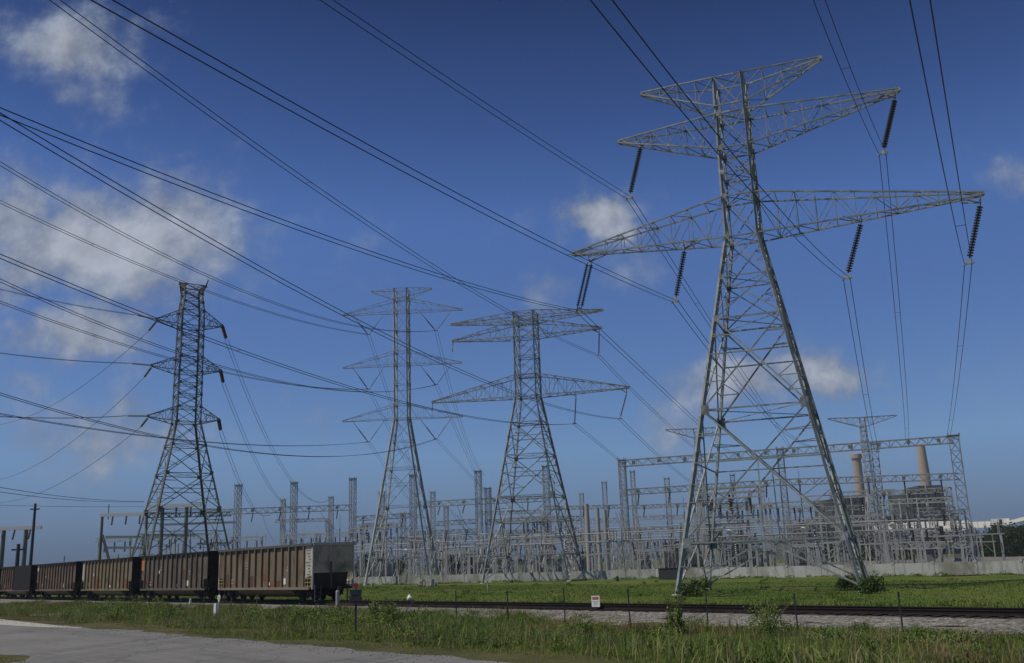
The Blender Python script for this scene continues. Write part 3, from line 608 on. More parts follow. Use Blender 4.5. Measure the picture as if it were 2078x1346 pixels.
for i, (u0, v0, u1, v1, Y0, Y1) in enumerate([(718, 1053, 838, 1046, 225, 222), (560, 1058, 665, 1055, 245, 242), (735, 1066, 800, 1064, 250, 248), (888, 1063, 968, 1058, 235, 232), (845, 1082, 968, 1077, 215, 212), (972, 1042, 1100, 1038, 240, 236), (985, 1060, 1180, 1052, 230, 225),
        (990, 1082, 1100, 1078, 205, 203), (1110, 1032, 1262, 1028, 228, 222), (1110, 1060, 1262, 1056, 235, 230), (1275, 1030, 1480, 1021, 222, 212), (1290, 1052, 1500, 1046, 196, 188), (1480, 1030, 1580, 1026, 205, 200), (1500, 1062, 1660, 1056, 200, 192), (1600, 1036, 1745, 1030, 190, 183),
        (1640, 1056, 1800, 1050, 182, 175), (1770, 1003, 1925, 994, 182, 173), (1780, 1020, 1930, 1014, 178, 170), (1790, 1040, 1940, 1036, 170, 164), (1800, 1086, 1950, 1083, 168, 160), (1600, 1086, 1780, 1082, 180, 172), (1810, 1108, 1965, 1105, 160, 152), (740, 1098, 960, 1092, 230, 222), (1000, 1100, 1230, 1094, 216, 208), (1270, 1078, 1460, 1072, 205, 196), (1400, 1100, 1640, 1092, 200, 190)]):
    pbeam(u0, v0, u1, v1, Y0, Y1, 'lattice beam %s, %s height' % (where(atY((u0+u1)/2, v0, Y0))+' '+depthw(atY(u0, v0, Y0)), ['highest', 'upper', 'lower', 'lowest'][0 if v0 < 1035 else 1 if v0 < 1060 else 2 if v0 < 1090 else 3]), w=.7, h=.75 if i % 3 else 1.0, mtl='steel2' if i % 2 else 'steel', insul=3 if i % 2 == 0 else 0, group='secondary switchyard beams')
# support columns for those beams
for i, (u_p, v_p, Y) in enumerate([(665, 1055, 242), (735, 1066, 250), (845, 1082, 215), (1100, 1038, 236), (1110, 1060, 235), (1480, 1022, 212), (1500, 1046, 188), (1290, 1052, 196), (1600, 1036, 190), (1660, 1056, 192), (1640, 1056, 182), (1770, 1003, 182), (1925, 994, 173), (1790, 1040, 170), (1940, 1036, 164), (1800, 1086, 168), (1780, 1082, 172), (1965, 1105, 152), (1950, 1083, 160), (1230, 1094, 208), (1000, 1100, 216), (1460, 1072, 196), (1400, 1100, 200), (1640, 1092, 190), (1820, 1050, 178), (1860, 1060, 176), (1890, 1050, 172), (1715, 1050, 186), (1560, 1066, 196)]):
    P = atY(u_p, v_p, Y); lattice_column('short narrow lattice column '+where(P)+', '+depthw(P), P.x, P.y, P.z, .42, .5, 'short switchyard columns', .3, 'steel2', cap=False)
# big gantry
GA, GBm, GC = atZ(1262, 941, GZ), atZ(1583, 918, GZ), atZ(1936, 892, GZ)
gdir = (GC-GA); gang = -math.atan2(gdir.y, gdir.x)
lattice_beam('long top beam of the tall gantry, left half', GA, GBm, w=1.2, h=1.15, insul=6, group=None, dangle=False); lattice_beam('long top beam of the tall gantry, right half above the chimneys', GBm+(GC-GBm)*.003, GC, w=1.2, h=1.15, insul=6, dangle=False)
low0, low1 = atY(1262, 1000, GA.y+.3), atY(1583, 983, GBm.y+.3)
zl = low0.z; lattice_beam('lower beam of the tall gantry, left half', (GA.x, GA.y, zl), (GBm.x, GBm.y, zl+.1), w=1., h=1., insul=5); lattice_beam('lower beam of the tall gantry, right half', (GBm.x, GBm.y, zl+.1), (GC.x, GC.y, atY(1945, 967, GC.y).z), w=1., h=1., insul=5)
for P, lab, w_ in ((GA, 'left', .55), (GBm, 'middle', .5), (GC, 'right', .75)): lattice_column('tall lattice column carrying the %s of the tall gantry' % (lab+(' end' if lab != 'middle' else '')), P.x, P.y, GZ+.6, w_, .9, None, gang, 'steel')
P = atY(1745, 1003, 178); lattice_column('lattice column under the tall gantry beside the first chimney', atZ(1774, 906.5, GZ).x, atZ(1774, 906.5, GZ).y, GZ+.4, .5, .9, None, gang, 'steel')
P = atY(1283, 958, 205); lattice_column('slender dark lattice column just right of the gantry left end', P.x, P.y, P.z, .4, 2.2, None, .3, 'steel2')
# pale smooth poles
for (u0, v0, Y, wd, lab) in [(1190, 1023, 183, .95, 'left and tallest'), (1212, 1031, 183, .8, 'middle'), (1227, 1035, 183, .8, 'right')]:
    P = atY(u0, v0, Y); o = thing('smooth_pole', '%s of three pale smooth round poles behind the wall' % lab, 'pole', (P.x, P.y, 0), 0, 'three pale round poles')
    MB().lathe((0, 0, 0), (0, 0, P.z), [(0, wd*.55), (.5, wd*.5), (1, wd*.42)], 14).build('shaft', 'conc', o); MB().lathe((0, 0, P.z*.47), (0, 0, P.z*.49), [(0, wd*.58), (1, wd*.58)], 14).build('band', 'alu', o); MB().box((0, 0, .2), (1.4, 1.4, .4)).build('base', 'conc', o)
# ------------------------------------------------------------------ switchgear prototypes (local z up, row along x)
def post_ins(mb, p, h, r=.15):
    mb.lathe(p, (p[0], p[1], p[2]+h), [(0, .12)]+[(t/14, r if t % 2 else .07) for t in range(1, 14)]+[(1, .1)], 7)
def proto_bus():
    o = thing('bus_support', '', 'bus support')
    for x in (-2.2, 2.2): MB().bar((x, 0, 0), (x, 0, 4.0), .22).build('post', 'steel2', o)
    MB().box((0, 0, 4.08), (5.4, .25, .22)).build('beam', 'steel2', o)
    for x in (-2.2, 0, 2.2):
        mb = MB(); post_ins(mb, (x, 0, 4.2), 1.5); mb.build('insulator', 'gdisc', o)
    MB().bar((0, 0, 4), (2.1, 0, 1.8), .07).bar((0, 0, 4), (-2.1, 0, 1.8), .07).build('brace', 'steel2', o); return o
def proto_disc():
    o = thing('disconnect_switch', '', 'switch')
    for x in (-2.4, 2.4):
        for y in (-.9, .9): MB().bar((x, y*1.3, 0), (x, y, 5.2), .16).build('post', 'steel2', o)
    f = MB(); f.box((0, -.9, 5.25), (6, .18, .2)); f.box((0, .9, 5.25), (6, .18, .2))
    for x in (-2.4, 2.4):
        for a, c in ((0, 2.6), (2.6, 5.2)): f.bar((x, -.95-.25*(1-a/5.2), a), (x, .92, c), .07); f.bar((x, .95+.25*(1-a/5.2), a), (x, -.92, c), .07)
    f.build('frame', 'steel2', o)
    for x in (-2.2, 0, 2.2):
        for y in (-.9, .9): mb = MB(); post_ins(mb, (x, y, 5.35), 1.5); mb.build('insulator', 'gdisc', o)
        MB().bar((x, -.9, 6.9), (x, -.2, 9.4), .1).bar((x, .9, 6.9), (x, 1.3, 7.1), .12).build('blade', 'alu', o)
    return o
def proto_brk():
    o = thing('circuit_breaker', '', 'circuit breaker')
    MB().box((0, 0, 1.5), (1.4, 1., 1.9)).build('cabinet', 'trafo', o)
    for x in (-1.9, 0, 1.9):
        m_ = MB(); m_.lathe((x, -1.1, 2.9), (x, 1.1, 2.9), [(0, .3), (.05, .38), (.95, .38), (1, .3)], 10); m_.build('tank', 'trafo', o)
        for s in (-1, 1): m_ = MB(); m_.lathe((x, s*.7, 3.2), (x+.1*s, s*1.5, 5.6), [(0, .14)]+[(t/16, .17 if t % 2 else .09) for t in range(1, 16)]+[(1, .08)], 7); m_.build('bushing', 'disc', o)
    f = MB()
    for x in (-2.4, 2.4):
        for y in (-.7, .7): f.bar((x, y, 0), (x, y, 2.6), .14)
    f.box((0, -.7, 2.55), (5.2, .14, .16)); f.box((0, .7, 2.55), (5.2, .14, .16)); f.build('frame', 'steel2', o); return o
def proto_trafo():
    o = thing('transformer', '', 'transformer'); MB().box((0, 0, 2.1), (5, 2.6, 3.4)).build('tank', 'trafo', o)
    m_ = MB(); [m_.box((x*.28, 1.75, 2.1), (.1, .8, 2.8)) for x in range(-8, 9)]; m_.build('radiator', 'trafo', o); m_ = MB(); [m_.box((x*.28, -1.75, 2.1), (.1, .8, 2.8)) for x in range(-8, 9)]; m_.build('radiator', 'trafo', o)
    MB().lathe((-2.2, 0, 5.0), (1.6, 0, 5.0), [(0, .4), (.03, .5), (.97, .5), (1, .4)], 12).build('conservator', 'trafo', o)
    for x in (-1.5, 0, 1.5):
        m_ = MB(); m_.lathe((x, -.6, 3.8), (x, -1.4, 6.4), [(0, .2)]+[(t/16, .2 if t % 2 else .1) for t in range(1, 16)]+[(1, .08)], 7); m_.build('bushing', 'disc', o)
    MB().box((0, 0, .2), (6, 3.4, .4)).build('plinth', 'conc', o); return o
def proto_single():
    o = thing('surge_arrester', '', 'arrester'); MB().bar((0, 0, 0), (0, 0, 3.2), .3).build('pedestal', 'steel2', o); mb = MB(); post_ins(mb, (0, 0, 3.2), 2.6, .19); mb.build('insulator', 'gdisc', o)
    MB().lathe((0, 0, 5.6), (0, 0, 5.66), [(0, .42), (1, .42)], 12).build('grading_ring', 'alu', o); return o
def proto_h():
    o = thing('steel_portal', '', 'steel frame')
    for x in (-3, 3): MB().bar((x, 0, 0), (x, 0, 8.2), .26).build('post', 'steel2', o)
    m_ = MB(); m_.box((0, -.3, 8.3), (7.2, .12, .14)); m_.box((0, .3, 8.3), (7.2, .12, .14)); m_.box((0, -.3, 7.7), (7.2, .12, .14)); [m_.bar((x*.6, -.3, 7.7), (x*.6+.6, -.3, 8.3), .06) for x in range(-6, 6)]; m_.bar((-3, 0, 5.4), (3, 0, 5.4), .12); m_.build('beam', 'steel2', o)
    for x in (-2, 0, 2):
        mb = MB(); mb.lathe((x, 0, 7.6), (x, 0, 6.0), [(0, .05)]+[(t/12, .16 if t % 2 else .06) for t in range(1, 12)]+[(1, .04)], 7); mb.build('insulator', 'disc', o)
    return o
protos = [proto_bus(), proto_disc(), proto_brk(), proto_trafo(), proto_single(), proto_h()]
plab2 = ['grey bus support frame', 'open-bladed disconnect switch', 'circuit breaker with dark bushings', 'grey-green transformer', 'single post insulator on a pedestal', 'tall thin steel portal with hanging insulators']
plab = ['grey three-phase bus support frame with post insulators behind the wall', 'open-bladed disconnect switch on a braced steel frame behind the wall', 'circuit breaker with splayed dark bushings on a low frame behind the wall',
        'grey-green transformer tank with bushings behind the wall', 'single post insulator on a steel pedestal behind the wall', 'tall thin-legged steel frame with hanging insulators behind the wall']
pgrp = ['bus supports in the switchyard', 'disconnect switches in the switchyard', 'circuit breakers in the switchyard', 'transformers in the switchyard', 'post insulators in the switchyard', 'thin steel bus frames in the switchyard']
Bd = Vector((.95, -.31, 0)).normalized(); Md = Vector((.31, .95, 0)).normalized(); O_ = Vector((19.2, 177.3, 0)); rzr = math.atan2(Bd.y, Bd.x)
def wall_y(x): return np.interp(x, [a for a, _ in wp], [c for _, c in wp])
used = set(); rr = random.Random(3)
rows = [(-9, [1, 4, 0], 5.8), (-1, [2, 0, 4], 5.2), (7, [0, 4, 1], 6.0), (15, [1, 2, 5], 6.8), (24, [5, 0, 3], 7.8), (34, [1, 0, 4], 7.), (46, [5, 1, 3], 9.), (-20, [4, 0, 4], 6.4), (-31, [0, 4, 1], 6.5)]
for mo, kinds, sp_ in rows:
    x = -92.
    while x < 78:
        k = kinds[rr.randrange(3)]; x += 1.25*sp_*rr.choice((.7, 1, 1, 1.4))+(2 if k == 3 else 0)
        P = O_+Bd*x+Md*(mo+rr.uniform(-.8, .8))
        if P.y < wall_y(P.x)+5 or P.x/P.y > .475 or P.x < -72: continue
        if P.x < -20 and mo < 7: continue
        if k not in used: used.add(k); pr_ = protos[k]; pr_.location = P; pr_.rotation_euler = (0, 0, rzr); pr_['label'] = plab2[k]+' '+where(P)+', '+depthw(P); pr_['group'] = pgrp[k]
        else: dup(protos[k], P, rzr+(math.pi/2 if rr.random() < .12 else 0), scale=rr.choice((.9, 1., 1.1)), label=plab2[k]+' '+where(P)+', '+depthw(P))
for i in range(10):
    u0 = rr.uniform(1470, 1960); Y = rr.uniform(158, 200); P = atY(u0, 1140, Y)
    if P.y < wall_y(P.x)+6: continue
    k = rr.choice((5, 5, 1, 0)); dup(protos[k], (P.x, P.y, 0), rzr, scale=rr.uniform(1.3, 1.75 if k == 5 else 1.5), label='large '+plab2[k].replace('tall thin ', '')+' '+where(P)+', '+depthw(P))
for i in range(8):
    u0 = rr.uniform(740, 1440); Y = rr.uniform(190, 225); P = atY(u0, 1150, Y); k = rr.choice((5, 1)); dup(protos[k], (P.x, P.y, 0), rzr, scale=rr.uniform(1.2, 1.5), label='large '+plab2[k].replace('tall thin ', '')+' '+where(P)+', '+depthw(P))
# rigid bus tubes
for i, (mo, z, x0, x1) in enumerate([(7, 6.0, -60, 50), (7.9, 6.0, -58, 52), (24, 9.0, -70, 40), (-1, 5.9, -35, 52), (15, 7.4, -66, 48), (34, 7.2, -80, 20), (-9, 7.1, -22, 50), (46, 9, -70, 10)]):
    o = MB().tube([O_*0+Bd*x0, Bd*x1], .09, 8).build('bus_tube', 'alu', None, None); o.location = O_+Md*mo+Vector((0, 0, z)); tag(o, 'long pale tubular busbar running along the switchyard, %s row from the wall' % ordn[i], 'busbar', 'tubular busbars')
# slack droppers
for i in range(26):
    u0 = rr.choice([520, 560, 640, 690, 760, 880, 920, 1010, 1050, 1130, 1290, 1330, 1400, 1450, 1520, 1560, 1620, 1680, 1760, 1800, 1850, 1900]); Y = rr.uniform(185, 225) if u0 < 1300 else rr.uniform(165, 190)
    A = atY(u0+rr.uniform(-10, 10), rr.uniform(1015, 1045), Y); Bq = atY(u0+rr.uniform(20, 60), rr.uniform(1075, 1100), Y+rr.uniform(-6, 6))
    span(A, Bq, rr.uniform(.6, 1.6), 'short slack dropper cable '+where(A)+', '+depthw(A), twin=0, r=.03, n=10, group='dropper cables in the switchyard', cat='cable', name='dropper_cable')
# lightning masts and floodlights
for i, (u0, v0, Y) in enumerate([(1386, 1008, 200), (1620, 955, 205), (1437, 1080, 190), (690, 1045, 240), (1300, 1120, 180), (1560, 1010, 198), (1500, 1045, 192), (1838, 1000, 170)]):
    P = atY(u0, v0, Y); o = thing('lightning_mast', 'thin dark lightning mast '+where(P)+', '+depthw(P), 'mast', (P.x, P.y, 0), 0, 'thin lightning masts'); MB().lathe((0, 0, 0), (0, 0, P.z*.8), [(0, .16), (1, .1)], 7).build('shaft', 'dark', o); MB().bar((0, 0, P.z*.8), (0, 0, P.z), .06).build('spike', 'dark', o)
for i, (u0, v0, Y, wh) in enumerate([(890, 1102, 190, 'between the slim and the middle pylon'), (1027, 1094, 185, 'left of the middle pylon legs'), (1131, 1131, 175, 'right of the middle pylon base'), (1480, 1081, 170, 'behind the left leg of the largest pylon'), (1630, 1076, 165, 'between the legs of the largest pylon'), (1811, 1067, 158, 'in front of the power station'), (824, 1120, 190, 'behind the slim pylon')]):
    P = atY(u0, v0, Y); o = thing('floodlight', 'small white floodlight on a thin pole %s' % wh, 'lamp', (P.x, P.y, 0), 0); MB().bar((0, 0, 0), (0, 0, P.z), .12).build('pole', 'steel2', o)
    h = MB(); h.lathe((-.1, -.35, P.z), (.1, .1, P.z+.35), [(0, .5), (.5, .42), (1, .15)], 10).build('lamp_head', 'white', o); MB().box((.3, 0, P.z-.1), (.9, .15, .12)).build('bracket', 'steel2', o)
# ------------------------------------------------------------------ left side frames
def frame(label, u0, v0, u1, v1, Y, legs, w=.5, mtl='steelg', name='tubular_gantry'):
    P, Q = atY(u0, v0, Y), atY(u1, v1, Y); o = thing(name, label, 'steel gantry', (P.x, P.y, 0)); z = P.z; L = Q.x-P.x
    MB().box((L/2, 0, z-.25), (L+.6, .5, .5)).build('beam', 'conv' if L > 5 else mtl, o)
    for t in legs: MB().lathe((L*t, 0, 0), (L*t, 0, z-.5), [(0, w*.6), (1, w*.5)], 10).build('leg', mtl, o)
    for t in [.25, .55, .85]:
        MB().lathe((L*t, -.3, z-.5), (L*t+.4, -1.6, z-2.0), [(0, .04)]+[(i/12, .17 if i % 2 else .06) for i in range(1, 12)]+[(1, .04)], 7).build('insulator', 'disc', o)
    return o
g1 = frame('green steel portal with pale top beam left of the dark pylon', 208, 1043, 300, 1042, 165, (0, .98), .45)
MB().bar((.2, 0, 9.5), (3.2, 0, .5), .35).build('brace', 'steelg', g1); MB().bar((1, 0, 12), (1, 0, 14.5), .12).build('spike', 'steelg', g1)
g2 = frame('thick-legged portal with pale beam between the legs of the dark pylon', 306, 1025, 404, 1019, 150, (.25, .75), .55)
g3 = frame('low portal with pale beam at the far left above the train', -25, 1071, 80, 1071, 150, (.32, .75), .6)
lattice_beam('low grey beam running behind the dark pylon legs', atY(300, 1047, 175), atY(470, 1043, 178), w=.6, h=.7, mtl='steelg')
for i, (u0, v0, u1, v1, Y) in enumerate([(215, 1090, 330, 1090, 185), (215, 1112, 300, 1112, 180), (290, 1087, 395, 1087, 180), (400, 1104, 470, 1102, 190), (330, 1065, 480, 1060, 210)]):
    lattice_beam('thin grey rail of pipework %s behind the dark pylon' % ['upper left', 'lower left', 'dark central', 'lower right', 'topmost'][i], atY(u0, v0, Y), atY(u1, v1, Y), w=.35, h=.35, mtl='steel2', name='pipe_rail')
for i, (u0, v0, Y, k) in enumerate([(230, 1075, 190, 5), (262, 1080, 190, 0), (320, 1080, 185, 5), (352, 1085, 185, 1), (405, 1085, 190, 5), (440, 1085, 200, 1), (465, 1090, 200, 0), (500, 1085, 210, 5), (610, 1085, 205, 5), (640, 1085, 205, 1), (680, 1080, 205, 5), (545, 1090, 215, 0), (520, 1085, 225, 1)]):
    P = atY(u0, 1150, Y); dup(protos[k], (P.x, P.y, 0), rzr, scale=1.2, label=plab2[k]+' '+where(P)+', '+depthw(P))
for u0, v0, v1, Y, lab, r_ in [(72, 1022, 1145, 140, 'tall thin dark pole at the far left above the black wagon', .22), (38, 1104, 1145, 140, 'short dark post stub at the far left above the black wagon', .3), (131, 1128, 1140, 260, 'tiny distant utility pole above the second wagon', .12)]:
    P = atY(u0, v0, Y); o = thing('utility_pole', lab, 'pole', (P.x, P.y, 0)); MB().lathe((0, 0, 0), (0, 0, P.z), [(0, r_*1.2), (1, r_*.8)], 8).build('shaft', 'dark', o); MB().box((0, 0, P.z-.8), (r_*6, r_*.8, r_*.8)).build('crosspiece', 'dark', o)
# ------------------------------------------------------------------ power station
PY = 600.
def pbox(u0, v0, u1, v1, y, dep, m_, name, par, base=None):
    A, Bq = atY(u0, v0, y), atY(u1, v1, y); z1 = A.z; z0 = Bq.z if base is None else base
    return MB().box(((A.x+Bq.x)/2, y+dep/2, (z0+z1)/2), (Bq.x-A.x, dep, z1-z0)).build(name, m_, par)
ps = thing('power_station', 'dark boiler house blocks of the power station behind the right of the switchyard', 'power station', (0, 0, 0)); ps.location = (0, 0, 0)
pbox(1650, 1058, 1955, 1100, 590, 60, 'plant', 'turbine_hall', ps, 0); pbox(1690, 1012, 1768, 1080, 605, 40, 'plant', 'boiler_house', ps, 0); pbox(1850, 998, 1926, 1080, 605, 40, 'plant', 'boiler_house', ps, 0)
pbox(1770, 1048, 1850, 1080, 612, 35, 'plant2', 'link_block', ps, 0); pbox(1600, 1100, 1700, 1120, 580, 30, 'plant2', 'annex', ps, 0); pbox(1900, 1085, 1975, 1120, 575, 30, 'plant2', 'annex', ps, 0); pbox(1862, 986, 1912, 1000, 610, 20, 'plant2', 'roof_house', ps)
for (u0, u1, vt) in ((1686, 1772, 1008), (1846, 1930, 992)):
    fr = MB(); A, Bq = atY(u0, vt, 600), atY(u1, vt, 600)
    for i in range(9):
        x = A.x+(Bq.x-A.x)*i/8; fr.bar((x, 600, 0), (x, 600, A.z), .7)
    for j in range(7):
        z = A.z*(j+1)/7; fr.bar((A.x, 600, z), (Bq.x, 600, z), .9 if j % 2 else .5)
        if j < 6:
            for i in range(0, 8, 2): x = A.x+(Bq.x-A.x)*i/8; fr.bar((x, 600, z), (x+(Bq.x-A.x)/8, 600, z+A.z/7), .4)
    fr.build('steel_frame', 'plant2', ps)
A = atY(1658, 1088, 589)
for i in range(34): MB().box((A.x+i*2.9, 589.9, A.z-1), (1.7, .3, 2.2)).build('window', 'dark', ps)
for i, (u0, v0, y, rt, rb, lab) in enumerate([(1737, 922, 640, 2.8, 3.2, 'left chimney, shorter and pinkish, of the power station'), (1868, 903, 650, 2.6, 4.4, 'right chimney, taller and tapering, of the power station')]):
    P = atY(u0, v0, y); o = thing('chimney', lab, 'chimney', (P.x, y, 0), 0, 'power station chimneys'); MB().lathe((0, 0, 0), (0, 0, P.z), [(0, rb*1.05), (.5, rb*.93), (1, rt)], 24).build('shaft', 'chim', o)
    MB().lathe((0, 0, P.z-3.2 if i == 0 else P.z-.9), (0, 0, P.z+.3), [(0, rt+.1), (.1, rt+(.8 if i == 0 else .2)), (.9, rt+(.8 if i == 0 else .2)), (1, rt)], 24).build('collar', 'chim', o)
cv = thing('conveyor_gallery', 'pale enclosed coal conveyor with a transfer house running right from the power station', 'conveyor', (0, 0, 0))
def gal(u0, v0, u1, v1, y, h, w, m_='conv', y1=None):
    A, Bq = atY(u0, v0, y), atY(u1, v1, y1 or y); MB().bar(A, Bq, w, h).build('gallery', m_, cv); return A, Bq
gal(1775, 1071, 1968, 1066, 572, 5.0, 4, y1=530); gal(1966, 1066, 2014, 1064, 531, 3.2, 3.5, y1=519); A, Bq = gal(2042, 1063, 2140, 1038, 513, 1.8, 3.0, y1=485)
def rbox(u, v0, v1, y, w, dep, m_, name, off=0.):
    A, Bq = atY(u, v0, y), atY(u, v1, y); MB().box((A.x-off*.3, y-off, (A.z+Bq.z)/2), (w, dep, A.z-Bq.z), -.45).build(name, m_, cv)
rbox(2029, 1053, 1066, 517, 8.6, 7, 'conv', 'transfer_house'); rbox(2026, 1066, 1078, 517, 4.5, 5, 'conv', 'chute'); rbox(2030, 1054, 1062, 512.5, 1.5, .6, 'dark', 'doorway')
lg = MB(); 
for u0 in (2014, 2028, 2044): P = atY(u0, 1075, 517); lg.bar((P.x, 515, 0), (P.x, 515, P.z+2), .5); lg.bar((P.x, 520, 0), (P.x, 520, P.z+2), .5)
for k in range(5): lg.bar((atY(2014, 1080, 517).x, 515, 3+k*3.), (atY(2044, 1080, 517).x, 515, 3+k*3.), .35)
for u0 in (1800, 1850, 1900, 1960): y_ = 572-42*(u0-1775)/193; P = atY(u0, 1075, y_); lg.bar((P.x, y_, 0), (P.x, y_, P.z), .6)
lg.build('trestle', 'plant2', cv)

# ------------------------------------------------------------------ coal wagons; local x along the train (+x away to the left), local +y towards the viewer
def wmat(name, c1, c2, rust=.3):
    return mat(name, c1, .7, .1, .22, .9, [(c2, .5, .5, .66), ((.20, .08, .03), rust, .66, .74)], streak=((c1[0]*.5, c1[1]*.48, c1[2]*.45), (3.5, 3.5, .5), .52, .68))
WM = [wmat('brown_weathered_aluminium', (.205, .16, .108), (.155, .11, .07), .7), wmat('grey_brown_aluminium', (.155, .13, .10), (.12, .095, .075)), wmat('tan_weathered_aluminium', (.23, .185, .118), (.16, .115, .072)), wmat('dull_brown_aluminium', (.17, .13, .095), (.11, .08, .06))]
BLK = mat('soot_black_paint', (.012, .011, .011), .8, 0, .3, 1., [((.06, .012, .01), .5, .6, .7)]); END = mat('dark_brown_end_paint', (.54, .44, .29), .75, 0, .2, .7, [((.25, .20, .12), .6, .5, .65)]); YEL = mat('faded_yellow_bars', (.35, .30, .14), .6)
HOP = mat('grimy_hopper_plate', (.055, .047, .037), .8, 0, .35, 1.5)
RSM = [mat('orange_rust', (.20, .085, .035), .85, 0, .3, 4.), mat('brown_rust', (.12, .065, .04), .85, 0, .3, 4.)]
TAN = mat('dusty_tan_sill', (.24, .20, .15), .75)
HL, HW_, ZB, ZT = 7.55, 1.55, .91, 3.81
def make_wagon(idx, sidem, endm, label, e_c, corner=None, lowpanel=None):
    o = thing('coal_wagon', label, 'railway wagon', tq(0, e_c, RT), math.pi/2+TA, 'coal wagons of the train')
    ec = 1.15
    for s in (1, -1):
        y = s*HW_
        mb = MB(); mb.prism([(-HL, y, ZT), (-HL, y, ZB+.82), (-HL+ec, y, ZB+.62), (-HL+ec, y, ZB), (HL-ec, y, ZB), (HL-ec, y, ZB+.62), (HL, y, ZB+.82), (HL, y, ZT)], (0, -s*.04, 0)); mb.build('side_sheet', sidem, o)
        rb = MB(); n = 12
        for i in range(n+1):
            x = -HL+ec+(2*HL-2*ec)*i/n; rb.box((x, y+s*.07, (ZT+ZB)/2), (.13, .14, ZT-ZB-.16))
        rb.build('side_posts', sidem, o)
        MB().box((0, y+s*.04, ZT-.06), (2*HL+.1, .2, .16)).build('top_chord', endm if idx else 'plant2', o); MB().box((0, y+s*.05, ZB-.05), (2*HL-.6, .2, .14)).build('side_sill', TAN if idx == 0 else sidem, o)
        for ex in (-1, 1):
            MB().box((ex*(HL-.04), y, (ZT+ZB-.1)/2), (.1, .1, ZT-ZB+.1)).build('corner_post', 'cream' if (idx == 0 and ex < 0) else endm, o)
            g_ = MB(); [g_.bar((ex*(HL-.25-.4*k), y+s*.03, ZB), (ex*(HL-.25-.4*k), y+s*.03, ZB+.75), .05) for k in range(3)]; [g_.bar((ex*(HL-.1), y+s*.03, ZB+.1+.25*k), (ex*(HL-ec), y+s*.03, ZB+.1+.25*k), .045) for k in range(3)]; g_.build('grab_irons', YEL if idx == 0 else endm, o)
    for ex in (-1, 1):
        mb = MB(); mb.prism([(ex*(HL-.02), -HW_+.05, ZT-.02), (ex*(HL-.02), HW_-.05, ZT-.02), (ex*(HL-.02), HW_-.05, ZB+.95), (ex*(HL-.02), -HW_+.05, ZB+.95)], (-ex*.05, 0, 0)); mb.box((ex*(HL+.03), .25, 2.9), (.08, .14, 1.7)); mb.build('end_sheet', endm, o)
        MB().box((ex*(HL+.03), 0, ZT-.05), (.2, 3.2, .18)).build('end_rim', 'cream' if idx == 0 else endm, o)
        MB().prism([(ex*(HL-.12), -1.22, ZB+1.0), (ex*(HL-1.6), -1.22, ZB+1.0), (ex*(HL-1.6), -1.22, ZB-.02), (ex*(HL-.55), -1.22, ZB-.02)], (0, 2.44, 0)).build('slope_sheet', HOP, o)
        MB().box((ex*(HL-.35), 0, ZB-.08), (.7, 2.9, .12)).box((ex*(HL-.8), 0, ZB-.2), (1.7, .5, .34)).build('end_sill', BLK, o)
        MB().box((ex*(HL+.6), 0, ZB-.12), (1.2, .22, .24)).box((ex*(HL+.95), 0, ZB-.12), (.24, .34, .3)).build('coupler', BLK, o)
        l_ = MB(); l_.bar((ex*(HL+.1), HW_-.1, -.0), (ex*(HL+.1), HW_-.1, 1.1), .05); l_.bar((ex*(HL+.1), HW_-.55, 0), (ex*(HL+.1), HW_-.55, 1.1), .05)
        for k in range(4): l_.bar((ex*(HL+.1), HW_-.1, .05+.28*k), (ex*(HL+.1), HW_-.55, .05+.28*k), .04)
        l_.build('ladder', 'plant2' if idx == 0 else BLK, o)
        tx = ex*(HL-1.95); tk = thing('truck', '', ''); tk.parent = o; tk.location = (tx, 0, 0)
        for s in (1, -1):
            f = MB(); f.prism([(-1.2, s*1.08, .38), (-1.1, s*1.08, .66), (-.45, s*1.08, .78), (.45, s*1.08, .78), (1.1, s*1.08, .66), (1.2, s*1.08, .38), (.9, s*1.08, .36), (.45, s*1.08, .2), (-.45, s*1.08, .2), (-.9, s*1.08, .36)], (0, s*.14, 0))
            for k in (-.2, 0, .2): f.lathe((k, s*1.26, .26), (k, s*1.26, .58), [(0, .09)]+[(q/8, .1 if q % 2 else .07) for q in range(1, 8)]+[(1, .09)], 8)
            f.build('side_frame', 'black', tk)
            for wx in (-.88, .88):
                w_ = MB().lathe((wx, s*.70, .46), (wx, s*.84, .46), [(0, .49), (.25, .49), (.3, .46), (1, .455)], 22); w_.lathe((wx, s*.84, .46), (wx, s*.95, .46), [(0, .16), (1, .13)], 10); w_.build('wheel', 'rail', tk)
        MB().bar((-.88, -.7, .46), (-.88, .7, .46), .16).bar((.88, -.7, .46), (.88, .7, .46), .16).box((0, 0, .55), (.4, 2.2, .3)).build('axles', 'black', tk)
    tb = MB(); pts = [(1.5*math.cos(a), .9-.66*math.sin(a)) for a in [math.pi*k/12 for k in range(13)]]
    tb.prism([(-4.4, y, z) for y, z in pts], (8.8, 0, 0)); tb.build('belly_tub', sidem if idx in (1, 3) else TAN if idx else WM[3], o)
    MB().box((0, 0, ZB+.02), (2*HL-3, 2*HW_-.1, .05)).build('floor', BLK, o)
